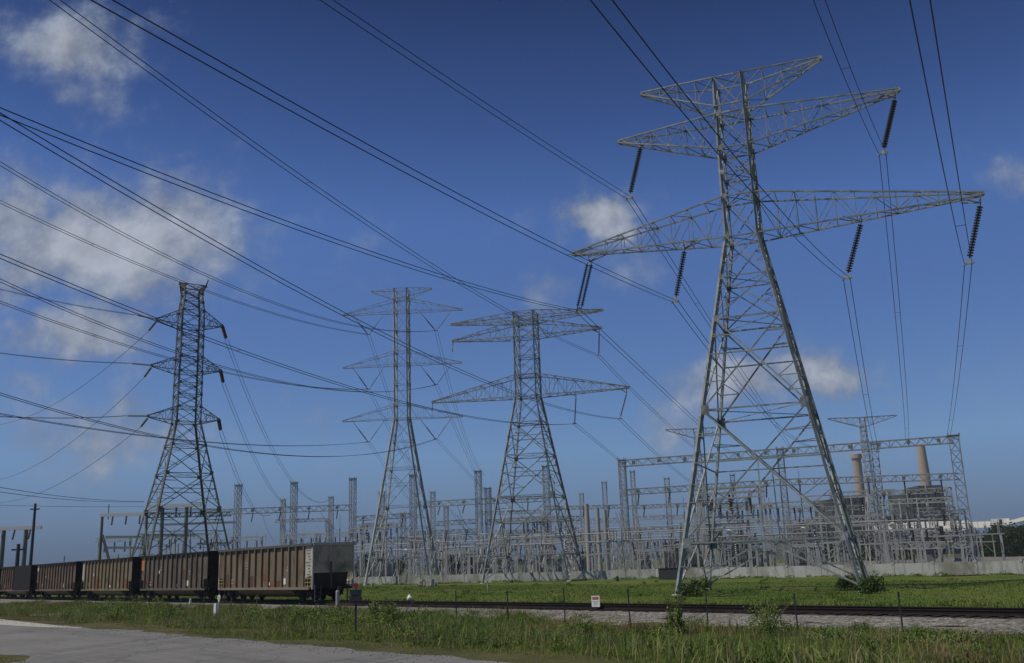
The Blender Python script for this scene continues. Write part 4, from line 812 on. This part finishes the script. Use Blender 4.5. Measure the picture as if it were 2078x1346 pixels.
    if corner:
        (ex, m_, z0, z1) = corner
        MB().prism([(ex*HL, HW_+.004, ZT-.14), (ex*(HL-ec+.08), HW_+.004, ZT-.14), (ex*(HL-ec+.08), HW_+.004, z0-.18), (ex*HL, HW_+.004, z0)], (0, .02, 0)).build('corner_panel', m_, o, 'painted corner panel')
        if idx == 0:
            t_ = MB(); rq = random.Random(5)
            for r_ in range(9):
                z = ZT-.45-.2*r_; x = -HL+.25+rq.uniform(0, .15)
                for c_ in range(rq.randint(2, 4)):
                    for st in range(2): t_.box((x+.05*st+rq.uniform(-.01, .01), HW_+.03, z), (.022, .008, .1)); 
                    t_.box((x+.025, HW_+.03, z+rq.choice((-.045, 0, .045))), (.06, .008, .02)); x += .16
            t_.build('stencil_marks', BLK, o)
    if idx == 4: MB().box((-3.6, HW_+.15, (ZT+ZB)/2), (7.8, .03, ZT-ZB)).build('black_panel', BLK, o)
    rq = random.Random(idx+50); bay = (2*HL-2*ec)/12
    for k in rq.sample(range(12), 5):
        hh = rq.uniform(.25, .9); MB().box((-HL+ec+bay*(k+.5), HW_+.006, ZB+.12+hh/2+(rq.uniform(0, 1.2) if rq.random() < .3 else 0)), (bay-.14, .012, hh)).build('rust_patch', RSM[rq.randrange(2)], o)
    for xx, zz, nn_ in ((2.2, 2.75, 3), (-4.2, 2.3, 2), (4.9, 1.5, 2)):
        t_ = MB()
        for r_ in range(nn_):
            for c_ in range(rq.randint(3, 5)): t_.box((xx+.13*c_, HW_+.02, zz-.22*r_), (.05+.04*rq.random(), .008, .12))
        t_.build('stencil_marks', 'cream', o)
    pn = MB(); rq = random.Random(idx+20)
    for (x, z, w, h) in [(3.3, 2.35, .26, .26), (-1.2, 1.2, .3, .22), (-3.6, 1.35, .32, .42)]: pn.box((x+rq.uniform(-.4, .4) if idx else x+.04, HW_+.025, z), (w, .02, h))
    pn.build('white_placard', 'white', o)
    if idx == 0:   # hand brake stand and rod on the rear end
        MB().bar((-HL-.18, .28, ZB-.1), (-HL-.18, .28, 2.6), .09).build('brake_rod', 'plant2', o)
    return o
make_wagon(0, WM[0], END, 'nearest wagon, brown ribbed sides, pale corner panel and olive rear end', HL+.15, (-1, 'cream', ZB+.82, ZT))
make_wagon(1, WM[1], BLK, 'second wagon from the near end, grey-brown with an orange upper corner panel', HL+17.4, (1, 'orange', 2.6, ZT))
make_wagon(2, WM[2], BLK, 'third wagon from the near end, tan ribs with a cream strip at its far corner', HL+34.85, (1, 'cream', ZB+1.0, ZT))
make_wagon(3, WM[3], BLK, 'fourth wagon from the near end, dull brown with faded white corner marks', HL+52.15, (1, 'cream', ZB+2.2, ZT))
make_wagon(4, WM[3], BLK, 'fifth wagon, brown with its near half black, at the left edge of the photo', HL+69.5, (-1, BLK, ZB+.2, ZT))
make_wagon(5, WM[3], BLK, 'sixth wagon, brown, mostly cut off by the left edge', HL+86.9)

# ------------------------------------------------------------------ small things along the track
def fpost(px, py, h, lab, m_='dark', q=None, lean=0.):
    P = atZ(px, py, -.03); o = thing('fence_post', lab, 'fence post', (P.x, P.y, float(gz(qe(P)[0]))-.1), 0, 'thin metal posts beside the track')
    mb = MB(); mb.bar((0, 0, 0), (lean, 0, h+.1), .036, .03); mb.bar((0, .02, 0), (lean, .02, h+.1), .01, .05); mb.build('shaft', m_, o); MB().box((lean, 0, h+.05), (.055, .05, .08)).build('tip', m_, o)
for px, py, h, w_ in [(1834, 1289, 1.28, 'farthest right'), (1620, 1280, 1.22, 'second from the right'), (1437, 1270, 1.25, 'third from the right'), (1280, 1275, 1.45, 'right of the small white sign'), (1147, 1270, 1.5, 'left of the small white sign'), (1032, 1282, 1.5, 'in the middle, below the tall column'), (927, 1262, 1.4, 'leftmost of the dark row')]:
    fpost(px, py, h, 'thin dark metal fence post, %s' % w_, lean=random.uniform(-.03, .03))
for px, py, h, w_ in [(365, 1256, 1.15, 'left one'), (412, 1257, 1.2, 'middle one'), (468, 1252, 1.15, 'right one'), (520, 1262, 1.35, 'tallest one near the last wagon')]:
    fpost(px, py, h, 'pale grey metal fence post below the train, %s' % w_, 'steelg')
# small white notice
P = tq(-2.9, 0); P = atZ(1210, 1243, .12); sg = thing('warning_sign', 'small white notice with a red header on a short post beside the rails', 'sign', (P.x, P.y, 0)); rzs = TA-math.pi/2*1+.25; sg.rotation_euler = (0, 0, rzs)
zc = atY(1210, 1220.5, P.y).z; MB().bar((0, .03, 0), (0, .03, zc+.2), .05).build('post', 'dark', sg); MB().box((0, 0, zc), (.44, .02, .5)).build('panel', 'white', sg)
MB().box((0, -.013, zc+.14), (.34, .006, .13)).build('header', mat('faded_red', (.33, .12, .11), .6), sg)
mk = MB(); rq = random.Random(2)
for r_, zz in enumerate((.0, -.055, -.11, -.165)):
    x = -.17+.02*r_
    while x < .15-.02*r_: l_ = rq.uniform(.02, .05); mk.box((x+l_/2, -.012, zc+zz), (l_, .004, .014)); x += l_+.014
mk.build('lettering', 'dark', sg)
# switch target at the end of the train: dark double plate on a rod, red disc
def at_ground(px, py):
    z = 0.
    for _ in range(5): P = atZ(px, py, z); z = float(gz(qe(P)[0]))
    return P
P = at_ground(722, 1291); o = thing('trackside_box', 'dark two-part mailbox-like plate on a thin dark post in the weeds', 'trackside sign', (P.x, P.y, P.z)); z1 = atY(722, 1201, P.y).z-P.z
MB().bar((0, 0, -.1), (0, 0, z1+.1), .06).build('post', 'dark', o); bx = MB(); bx.box((0, -.04, z1), (.40, .06, .13)); bx.build('plate', 'dark', o); MB().box((0, -.04, z1-.24), (.42, .06, .13)).build('plate', 'dark', o); MB().box((0, -.03, z1-.12), (.36, .03, .1)).build('backing', 'plant2', o)
P = at_ground(722, 1231); zz = atY(722, 1188, 66).z; P = atY(722, 1188, 66); o = thing('track_marker', 'round red marker disc on a thin rod behind the dark trackside plate', 'track marker', (P.x, 66, 0)); MB().lathe((0, -.03, P.z), (0, .03, P.z), [(0, .16), (1, .16)], 18).build('disc', 'red', o); MB().bar((0, 0, 0), (0, 0, P.z), .04).build('rod', 'dark', o)
P = atY(705, 1182, 78); o = thing('track_lamp', 'small white lamp on a dark stand right beside the last wagon', 'track lamp', (P.x, 78, 0)); MB().lathe((0, -.2, P.z), (0, .12, P.z), [(0, .16), (.4, .22), (1, .12)], 12).build('lamp_head', 'white', o); MB().bar((0, 0, 0), (0, 0, P.z-.15), .1).box((0, 0, P.z-.2), (.4, .3, .08)).build('stand', 'dark', o)
P = atY(681, 1175, 60); o = thing('bollard', 'grey steel bollard in front of the rear truck of the last wagon', 'bollard', (P.x-.05, 61, 0)); zt = atY(681, 1198, 61).z; MB().lathe((0, 0, 0), (0, 0, zt), [(0, .12), (.93, .12), (1, .07)], 12).build('post', 'conc', o); MB().lathe((0, 0, .3), (0, 0, .36), [(0, .13), (1, .13)], 12).build('band', 'steelg', o)
P = atZ(443, 1256, -.05); o = thing('track_marker', 'white round-headed paddle marker on a pale post below the train', 'track marker', (P.x, P.y, -.1), -.75); z1 = atY(443, 1213, P.y).z+.1
MB().lathe((0, -.02, z1), (0, .02, z1), [(0, .15), (1, .15)], 18).box((0, 0, z1-.18), (.14, .04, .16)).build('paddle', 'white', o); MB().lathe((0, -.03, z1+.01), (0, -.024, z1+.01), [(0, .06), (1, .06)], 12).build('centre_spot', 'conc', o); MB().bar((0, 0, 0), (0, 0, z1-.2), .05).build('post', 'conc', o)
o = thing('concrete_stub', 'small whitewashed concrete stub beside the paddle marker', 'marker stone', (P.x-.2, P.y+.2, -.1), -.75); MB().box((0, 0, .45), (.24, .2, .9)).build('block', 'white', o); MB().prism([(-.45, -.1, 0), (-.25, -.1, 0), (-.32, -.1, .3)], (0, .12, 0)).build('shard', 'stone', o)
P = atZ(386, 1226, .2); o = thing('track_marker', 'short stubby white post at the foot of the second wagon', 'track marker', (P.x, P.y, 0)); MB().lathe((0, 0, 0), (0, 0, .62), [(0, .09), (.9, .09), (1, .04)], 10).build('post', 'white', o); MB().lathe((0, 0, .5), (0, 0, .56), [(0, .1), (1, .1)], 10).build('band', 'conc', o)
P = atZ(40, 1216, .2); o = thing('track_marker', 'short white stake at the far left beneath the train', 'track marker', (P.x, P.y, 0)); MB().bar((0, 0, 0), (0, 0, .5), .12).build('post', 'white', o); MB().box((0, 0, .5), (.16, .16, .06)).build('cap', 'white', o)
P = atZ(831, 1222, 0); o = thing('hydrant', 'small pale green and white valve marker on the grass beyond the rails', 'valve marker', (P.x, P.y, 0)); MB().lathe((0, 0, 0), (0, 0, .55), [(0, .16), (.3, .19), (.6, .19), (.8, .1), (1, .04)], 12).build('body', 'white', o); MB().bar((0, 0, .5), (0, 0, .75), .05).build('stem', 'steelg', o)
P = atZ(990, 1200, 0); o = thing('vent_pipe', 'thin pale yellow-green pipe with a flat top standing on the grass', 'pipe', (P.x, P.y, 0)); MB().bar((0, 0, 0), (0, 0, .98), .13, n=8).build('pipe', mat('pale_yellow_green', (.42, .45, .25), .6), o); MB().box((0, 0, 1.02), (.3, .2, .1)).build('cap', 'white', o)
def rubble(px, py, n, sx, sy, h, lab, Y=None):
    P = at_ground(px, py); mb = MB(); rq = random.Random(px)
    for i in range(n):
        c = Vector((rq.uniform(-sx, sx), rq.uniform(-sy, sy), 0)); s_ = rq.uniform(.35, 1.); k = 6; a0 = rq.uniform(0, 6)
        pts = [c+Vector((math.cos(a0+6.283*j/k)*s_*sx*.35*rq.uniform(.7, 1.2), math.sin(a0+6.283*j/k)*s_*sy*.5*rq.uniform(.7, 1.2), 0)) for j in range(k)]
        mb.prism(pts, (rq.uniform(-.1, .1), rq.uniform(-.1, .1), h*s_))
    o = mb.build('rubble_heap', 'stone'); o.location = P; return tag(o, lab, 'rubble heap')
rubble(100, 1254, 9, 1.3, .5, .22, 'flat pale rubble patch in the grass at the far left'); rubble(872, 1190, 10, 1.2, .6, .9, 'pale cream heap of broken slabs before the wall near the slim pylon'); rubble(756, 1190, 4, .6, .3, .5, 'small pale stones by the dark foot of the slim pylon'); rubble(446, 1262, 5, .35, .2, .12, 'little scatter of white stones under the paddle marker')
P = at_ground(1355, 1175); o = thing('steel_cabinet', 'low dark grey steel cabinet against the wall left of the largest pylon', 'cabinet', (P.x, P.y-1.6, 0), -.3); MB().box((0, 0, .65), (2.5, 1.1, 1.3)).build('body', 'dark', o); MB().box((0, 0, 1.33), (2.6, 1.2, .06)).build('lid', 'dark', o); MB().box((0, -.56, .6), (.03, .02, 1.1)).build('door_seam', 'plant2', o)
P = at_ground(1253, 1180); o = thing('marker_post', 'stubby black post in the grass before the wall', 'post', (P.x, P.y, 0)); MB().lathe((0, 0, 0), (0, 0, .55), [(0, .2), (.9, .2), (1, .1)], 8).build('shaft', 'dark', o); MB().box((0, 0, .57), (.3, .3, .05)).build('cap', 'dark', o)
for (u0, v0, w, h, lab) in [(1075, 1174, .22, .5, 'narrow upright white tag on the wall below the middle pylon'), (1100, 1176, .22, .22, 'tiny white tag on the wall right of the middle pylon'), (1730, 1149, .5, .32, 'white notice on the wall beside the right foot of the largest pylon'), (1574, 1164, .2, .16, 'tiny white plate low on the wall between the feet of the largest pylon'), (1702, 1159, .2, .2, 'tiny white plate on the wall left of the right foot of the largest pylon'), (1836, 1157, .2, .1, 'small pale tag on the wall below the power station'), (2046, 1154, .32, .24, 'left of two white plates on the wall at the far right'), (2062, 1154, .4, .2, 'right of two white plates on the wall at the far right')]:
    d = ray(u0, v0); best = None
    for (x0, y0), (x1, y1) in zip(wp[:-1], wp[1:]):
        den = d.x*(y1-y0)-d.y*(x1-x0)
        if abs(den) < 1e-6: continue
        t = (x0*(y1-y0)-y0*(x1-x0))/den; P = CAM+d*t; s_ = ((P.x-x0)*(x1-x0)+(P.y-y0)*(y1-y0))/((x1-x0)**2+(y1-y0)**2)
        if t > 0 and 0 <= s_ <= 1: best = (P, math.atan2(y1-y0, x1-x0))
    if best: P, a = best; nn_ = Vector((math.sin(a), -math.cos(a), 0)); tag(MB().box((0, 0, 0), (w, .03, h), a).build('wall_plate', 'white', origin=P+nn_*.13), lab, 'sign')
# ------------------------------------------------------------------ grass blades
def blades(N, qf, ef, hf, name, m_, w=.012, seg=2, label='', dens=None):
    q = qf(N); e = ef(N); keep = np.ones(len(q), bool) if dens is None else dens(q, e); q = q[keep]; e = e[keep]; N = len(q)
    x = TP.x+QD.x*q+ED.x*e; y = TP.y+QD.y*q+ED.y*e; z = np.maximum(gz(q), np.interp(q, [-4.2, -2.2], [-.1, .15]))+.05*(np.sin(q*.9+e*.31)+np.sin(e*.73-q*.4)+np.sin(e*.21+1.7)*np.sin(q*.35))*(np.abs(q+12.5) < 8)-.03
    h = hf(q, e)*RNG.uniform(.45, 1.15, N); a = RNG.uniform(0, 6.283, N); ln = RNG.normal(0, .5, N)*h; la = RNG.uniform(0, 6.283, N); ww = w*RNG.uniform(.6, 1.5, N)*(1+h)
    dx, dy = np.cos(a)*ww, np.sin(a)*ww; lx, ly = np.cos(la)*ln, np.sin(la)*ln
    P0 = np.stack([x-dx, y-dy, z], 1); P1 = np.stack([x+dx, y+dy, z], 1)
    M0 = np.stack([x-dx*.8+lx*.35, y-dy*.8+ly*.35, z+h*.55], 1); M1 = np.stack([x+dx*.8+lx*.35, y+dy*.8+ly*.35, z+h*.55], 1)
    T_ = np.stack([x+lx, y+ly, z+h*(1-.25*np.abs(ln)/np.maximum(h, .01))], 1)
    V = np.stack([P0, P1, M1, M0, T_], 1).reshape(-1, 3); k = np.arange(N)[:, None]*5
    Fc = np.concatenate([k+[[0, 1, 2]], k+[[0, 2, 3]], k+[[3, 2, 4]]], 0)
    return tag(fast_mesh(name, V, Fc, m_), label, 'grass', None, 'stuff')
def patch(q, e, s=1.): return (np.sin(q*.8*s+e*.5*s)+np.sin(e*.37*s-q*.9*s+1.3)+np.sin(e*1.1*s+2.)*np.sin(q*1.3*s))/3
def vis(q, e, lim=.62):
    x = TP.x+QD.x*q+ED.x*e; y = TP.y+QD.y*q+ED.y*e; return (y > 8) & (np.abs(x) < y*lim+2)
edist = lambda lo, hi: (lambda N: lo+(hi-lo)*RNG.uniform(0, 1, N)**1.35)
def hroad(q, e): t = np.clip((q+21.8)/6, 0, 1); return .03+.25*t*(.8+.7*patch(q, e)+.6*patch(q, e, 2.3))*(1-.45*(q > -7.5)*(e < -24))+.1*(e > -26)*(q > -6)
blades(420000, lambda N: RNG.uniform(-21.4, -2.6, N), edist(-56, 60), hroad, 'verge_grass', 'grass', .0055, label='rough tall grass between the road and the railway', dens=lambda q, e: vis(q, e) & (RNG.uniform(0, 1, len(q)) < np.where(q > -4.4-.5*patch(q, e), np.clip((e+36)/10, .05, 1)*(.75+.5*patch(q, e)), 1)))
blades(60000, lambda N: RNG.uniform(-18., -6., N), edist(-54, 50), lambda q, e: .5+.3*patch(q, e, .5), 'tall_weeds', 'weed', .008, label='tall pale weeds standing above the verge grass', dens=lambda q, e: vis(q, e) & (patch(q, e, .45)+RNG.normal(0, .25, len(q)) > .3))
blades(90000, lambda N: RNG.uniform(3.0, 40, N), edist(-60, 90), lambda q, e: .10+.05*patch(q, e, .3)+.12*(q < 6), 'field_grass', 'field', .011, label='short bright green grass beyond the railway', dens=lambda q, e: vis(q, e))
M['straw'] = veg('dry_stalks', [(.22, .18, .09), (.32, .27, .14), (.38, .33, .2)], 1.2)
blades(9000, lambda N: RNG.uniform(-20.5, -6., N), edist(-54, 40), lambda q, e: .55+.3*patch(q, e, .9), 'dry_stalks', 'straw', .004, label='dry straw-coloured stalks scattered through the verge', dens=lambda q, e: vis(q, e))
blades(5000, lambda N: RNG.uniform(-31.5, -27.6, N), lambda N: RNG.uniform(-38, -24, N), lambda q, e: .08+0*q, 'corner_grass', 'grass', .01, label='sparse grass at the lower left corner of the road', dens=lambda q, e: vis(q, e))
n = 2600; e_ = RNG.uniform(-50, 20, n); q_ = -21.6+RNG.normal(0, .35, n)-np.abs(RNG.normal(0, .5, n))*(RNG.uniform(0, 1, n) < .4); s_ = RNG.uniform(.005, .02, n)
cx = TP.x+QD.x*q_+ED.x*e_; cy = TP.y+QD.y*q_+ED.y*e_; oc = np.array([[1, 0, 0], [-1, 0, 0], [0, 1, 0], [0, -1, 0], [0, 0, .7], [0, 0, -.5]])*1.
V = np.stack([cx, cy, .61+s_*.3], 1)[:, None, :]+oc[None]*s_[:, None, None]*RNG.uniform(.7, 1.3, (n, 6, 1)); fo = np.array([[0, 2, 4], [2, 1, 4], [1, 3, 4], [3, 0, 4], [2, 0, 5], [1, 2, 5], [3, 1, 5], [0, 3, 5]])
tag(fast_mesh('gravel_litter', V.reshape(-1, 3), (np.arange(n)[:, None, None]*6+fo[None]).reshape(-1, 3), bm_), 'loose gravel spilled along the road edge', None, None, 'stuff')
# ------------------------------------------------------------------ shrubs and trees
def leaves(c, rad, n, size, rg, clumps=14, flat=.85):
    c = np.array(c); rad = np.array(rad); cc = rg.normal(0, 1, (clumps, 3)); cc /= np.linalg.norm(cc, axis=1)[:, None]; cc *= rg.uniform(.35, .95, (clumps, 1)); cc[:, 2] = np.abs(cc[:, 2])*flat+.0
    cr = rg.uniform(.22, .45, clumps); k = rg.integers(0, clumps, n); p = rg.normal(0, 1, (n, 3)); p /= np.linalg.norm(p, axis=1)[:, None]; p *= (rg.uniform(0, 1, (n, 1))**.4)*cr[k][:, None]
    P = c+(cc[k]+p)*rad; a = rg.normal(0, 1, (n, 3)); a /= np.linalg.norm(a, axis=1)[:, None]; b2 = np.cross(a, rg.normal(0, 1, (n, 3))); b2 /= np.linalg.norm(b2, axis=1)[:, None]; s_ = size*rg.uniform(.6, 1.3, (n, 1))
    V = np.stack([P-a*s_, P-b2*s_*.55, P+a*s_, P+b2*s_*.55], 1).reshape(-1, 3); k4 = np.arange(n)[:, None]*4; return V, k4+[[0, 1, 2, 3]]
def shrub(label, P, r, h, n=900, size=.06, m_='leafd', seed=1, stems=9, kind='shrub'):
    rg = np.random.default_rng(seed); o = thing(kind, label, 'bush', tuple(P), 0, None); V, Fc = leaves((0, 0, h*.12), (r, r, h*.85), n, size, rg, 16); fast_mesh('foliage', V, Fc, m_, o)
    mb = MB()
    for i in range(stems): a = rg.uniform(0, 6.28); q_ = rg.uniform(.2, .8)*r; mb.tube([(0, 0, -.05), (q_*.4*math.cos(a), q_*.4*math.sin(a), h*.4), (q_*math.cos(a), q_*math.sin(a), h*rg.uniform(.7, .98))], .012, 4)
    mb.build('stem', 'bark', o); return o
def gp(px, py):
    P = at_ground(px, py); return P
shrub('loose yellow-green bush right of the dark trackside plate', gp(800, 1282), 1.0, 1.3, 2600, .045, 'weed', 3); shrub('pale twiggy bush behind the thin dark post', gp(768, 1274), .8, 1.2, 1700, .04, 'weed', 4); shrub('low dark bush at the near left foot of the largest pylon', (gp(1412, 1212)), 1.15, 1.3, 1300, .09, 'leafd', 5)
shrub('low dark bush at the right foot of the largest pylon', gp(1768, 1206), 1.0, 1.25, 1200, .09, 'leafd', 6); shrub('small dark bush left of the right foot of the largest pylon', gp(1728, 1196), 1.0, 1.2, 1000, .09, 'leafd', 7)
shrub('tall upright green weed in front of the rails right of centre', gp(1372, 1290), .45, 1.35, 1300, .05, 'weed', 8); shrub('sprawling pale weeds over the rails below the largest pylon', gp(1560, 1290), 1.1, 1.3, 1600, .035, 'weed', 9); shrub('leafy weeds before the ballast at the right', gp(1700, 1304), 1.1, .5, 1400, .035, 'weed', 10)
for i, (px, py, r_, h_) in enumerate([(165, 1252, 1.5, 1.0), (215, 1252, 1.6, 1.35), (262, 1254, 1.5, 1.5), (310, 1256, 1.3, 1.3), (345, 1258, 1.0, 1.0), (235, 1262, 1.2, .8), (560, 1268, 1.0, 1.0), (610, 1272, 1.1, 1.0), (660, 1275, 1.1, 1.1), (700, 1278, .9, 1.0), (850, 1275, .8, .9), (1180, 1285, .9, .5), (1330, 1298, .9, .5), (1860, 1312, 1.0, .5), (1950, 1318, 1.1, .5), (500, 1266, .9, .9), (820, 1300, .7, .6)]):
    w_ = ['left of the first pale fence post', 'the widest at the left', 'the tallest below the third wagon', 'below the second wagon', 'next to the first pale fence post', 'low in front of the left bushes', 'below the nearest wagon, left', 'below the nearest wagon, middle', 'below the nearest wagon, right', 'just left of the thin dark post', 'right of the yellow-green bush', 'just left of the white notice', 'right of the white notice', 'below the last fence post at the right', 'closest to the right edge', 'just right of the paddle marker', 'low by the yellow-green bush'][i]
    shrub('weedy green bush on the verge, %s' % w_, gp(px, py), r_, h_, 1900, .04, 'weed', 30+i)
V, Fc = [], []; rg = np.random.default_rng(9); kk = 0; nn_ = 0
while nn_ < 330:
    q_ = rg.uniform(-19.5, -3.2); e_ = -54+100*rg.uniform(0, 1)**1.3; P = tq(q_, e_)
    if P.y < 9 or abs(P.x) > P.y*.6+2 or (q_ > -5 and e_ < -28): continue
    r_ = rg.uniform(.25, .8); h_ = rg.uniform(.2, .55)*(.6+.5*r_); v, f = leaves((P.x, P.y, float(gz(q_))+h_*.1), (r_, r_, h_), int(120+260*r_), .035, rg, 7); V.append(v); Fc.append(f+kk); kk += len(v); nn_ += 1
tag(fast_mesh('broadleaf_weeds', np.concatenate(V), np.concatenate(Fc), 'tuft'), 'low leafy weeds tangled through the verge grass', 'weeds', None, 'stuff')
V, Fc = [], []; kk = 0; nn_ = 0
while nn_ < 300:
    if nn_ < 150:
        q_ = rg.uniform(4.5, 48); e_ = rg.uniform(-58, 80); P = tq(q_, e_); r_ = rg.uniform(.15, .6); h_ = rg.uniform(.12, .4)
        if rg.uniform() < .35: P = tq(rg.normal(6, 1.2), e_)
    else:
        k_ = rg.integers(1, len(wp)-2); t_ = rg.uniform(); x_ = wp[k_][0]+(wp[k_+1][0]-wp[k_][0])*t_; y_ = wp[k_][1]+(wp[k_+1][1]-wp[k_][1])*t_; P = Vector((x_-.6, y_-.9, 0)); r_ = rg.uniform(.3, .9); h_ = rg.uniform(.15, .5)
    if P.y < 9 or abs(P.x) > P.y*.62+2: nn_ += .2; continue
    v, f = leaves((P.x, P.y, .02), (r_*1.5, r_*1.5, h_), 110, .06, rg, 6); V.append(v); Fc.append(f+kk); kk += len(v); nn_ += 1
tag(fast_mesh('field_weeds', np.concatenate(V), np.concatenate(Fc), 'tuft'), 'scattered weed clumps in the field and along the wall foot', 'weeds', None, 'stuff')
def tree(px, pyb, Y, h, r, seed, label, group, n=2600, size=.34, m_='leaf'):
    rg = np.random.default_rng(seed); P = atY(px, 1150, Y); o = thing('broadleaf_tree', label, 'tree', (P.x, Y, 0), 0, group); V, Fc = leaves((0, 0, h*.12), (r, r, h*.85), n, size, rg, 26); fast_mesh('crown', V, Fc, m_, o)
    mb = MB(); mb.lathe((0, 0, 0), (0, 0, h*.45), [(0, .28), (.2, .2), (1, .13)], 7)
    for i in range(6): a = rg.uniform(0, 6.28); mb.tube([(0, 0, h*.3), (r*.3*math.cos(a), r*.3*math.sin(a), h*.5), (r*.6*math.cos(a), r*.6*math.sin(a), h*.7)], .07, 5)
    mb.build('trunk', 'bark', o); return o
for i, (px, Y, h, r) in enumerate([(1975, 320, 7.5, 5.5), (2000, 295, 8.6, 6.0), (2040, 280, 10., 5.4), (2066, 270, 10.5, 5.6), (2095, 265, 10.8, 5.5), (2130, 260, 10.5, 5.5), (2026, 310, 8.6, 5.), (2052, 300, 9.6, 5.5), (2175, 255, 10, 6), (2225, 255, 9.5, 6)]):
    tree(px, 0, Y, h, r, 50+i, 'dark green tree beyond the wall at the far right, %s from the left' % ordn[i], 'trees at the far right', 4600)
for i, (px, Y, h, r) in enumerate([(560, 300, 7, 5), (735, 290, 8, 5), (760, 300, 8.5, 5), (800, 300, 7, 5), (905, 300, 8.3, 5), (935, 300, 8.6, 5), (960, 310, 7, 4.5), (1010, 300, 6.5, 5), (1375, 260, 9, 3.6), (1395, 262, 8, 3.4), (1450, 265, 9.5, 4), (1505, 270, 9, 4.5), (1690, 300, 8, 5), (1770, 290, 8, 5), (1840, 280, 8, 5), (1900, 280, 8, 5), (1640, 300, 7, 5)]):
    tree(px, 0, Y, h, r, 80+i, 'green tree glimpsed through the steelwork '+where(atY(px, 1150, Y)), 'trees behind the switchyard', 1500, .42)
V, Fc = [], []; rg = np.random.default_rng(5); kk = 0
for i in range(90):
    x = -620+i*16+rg.uniform(-5, 5); v, f = leaves((x, 1150+rg.uniform(-60, 60), 3), (13, 8, rg.uniform(5, 10)), 260, 1.5, rg, 8); V.append(v); Fc.append(f+kk); kk += len(v)
tag(fast_mesh('distant_woodland', np.concatenate(V), np.concatenate(Fc), 'leaf'), 'thin line of distant woods on the horizon', 'woodland', None, 'stuff')
HZ = True
if HZ:
    hm = bpy.data.materials.new('haze_air'); hm.use_nodes = True; nt = hm.node_tree; nt.nodes.clear(); pv = nt.nodes.new('ShaderNodeVolumePrincipled'); pv.inputs['Density'].default_value = .00016; pv.inputs['Color'].default_value = (.8, .88, 1, 1); ho = nt.nodes.new('ShaderNodeOutputMaterial'); nt.links.new(pv.outputs[0], ho.inputs['Volume'])
    o = MB().box((100, 700, 44), (2600, 1700, 92.2)).build('haze', hm); tag(o, 'faint bluish haze over the whole plain', None, None, 'stuff')
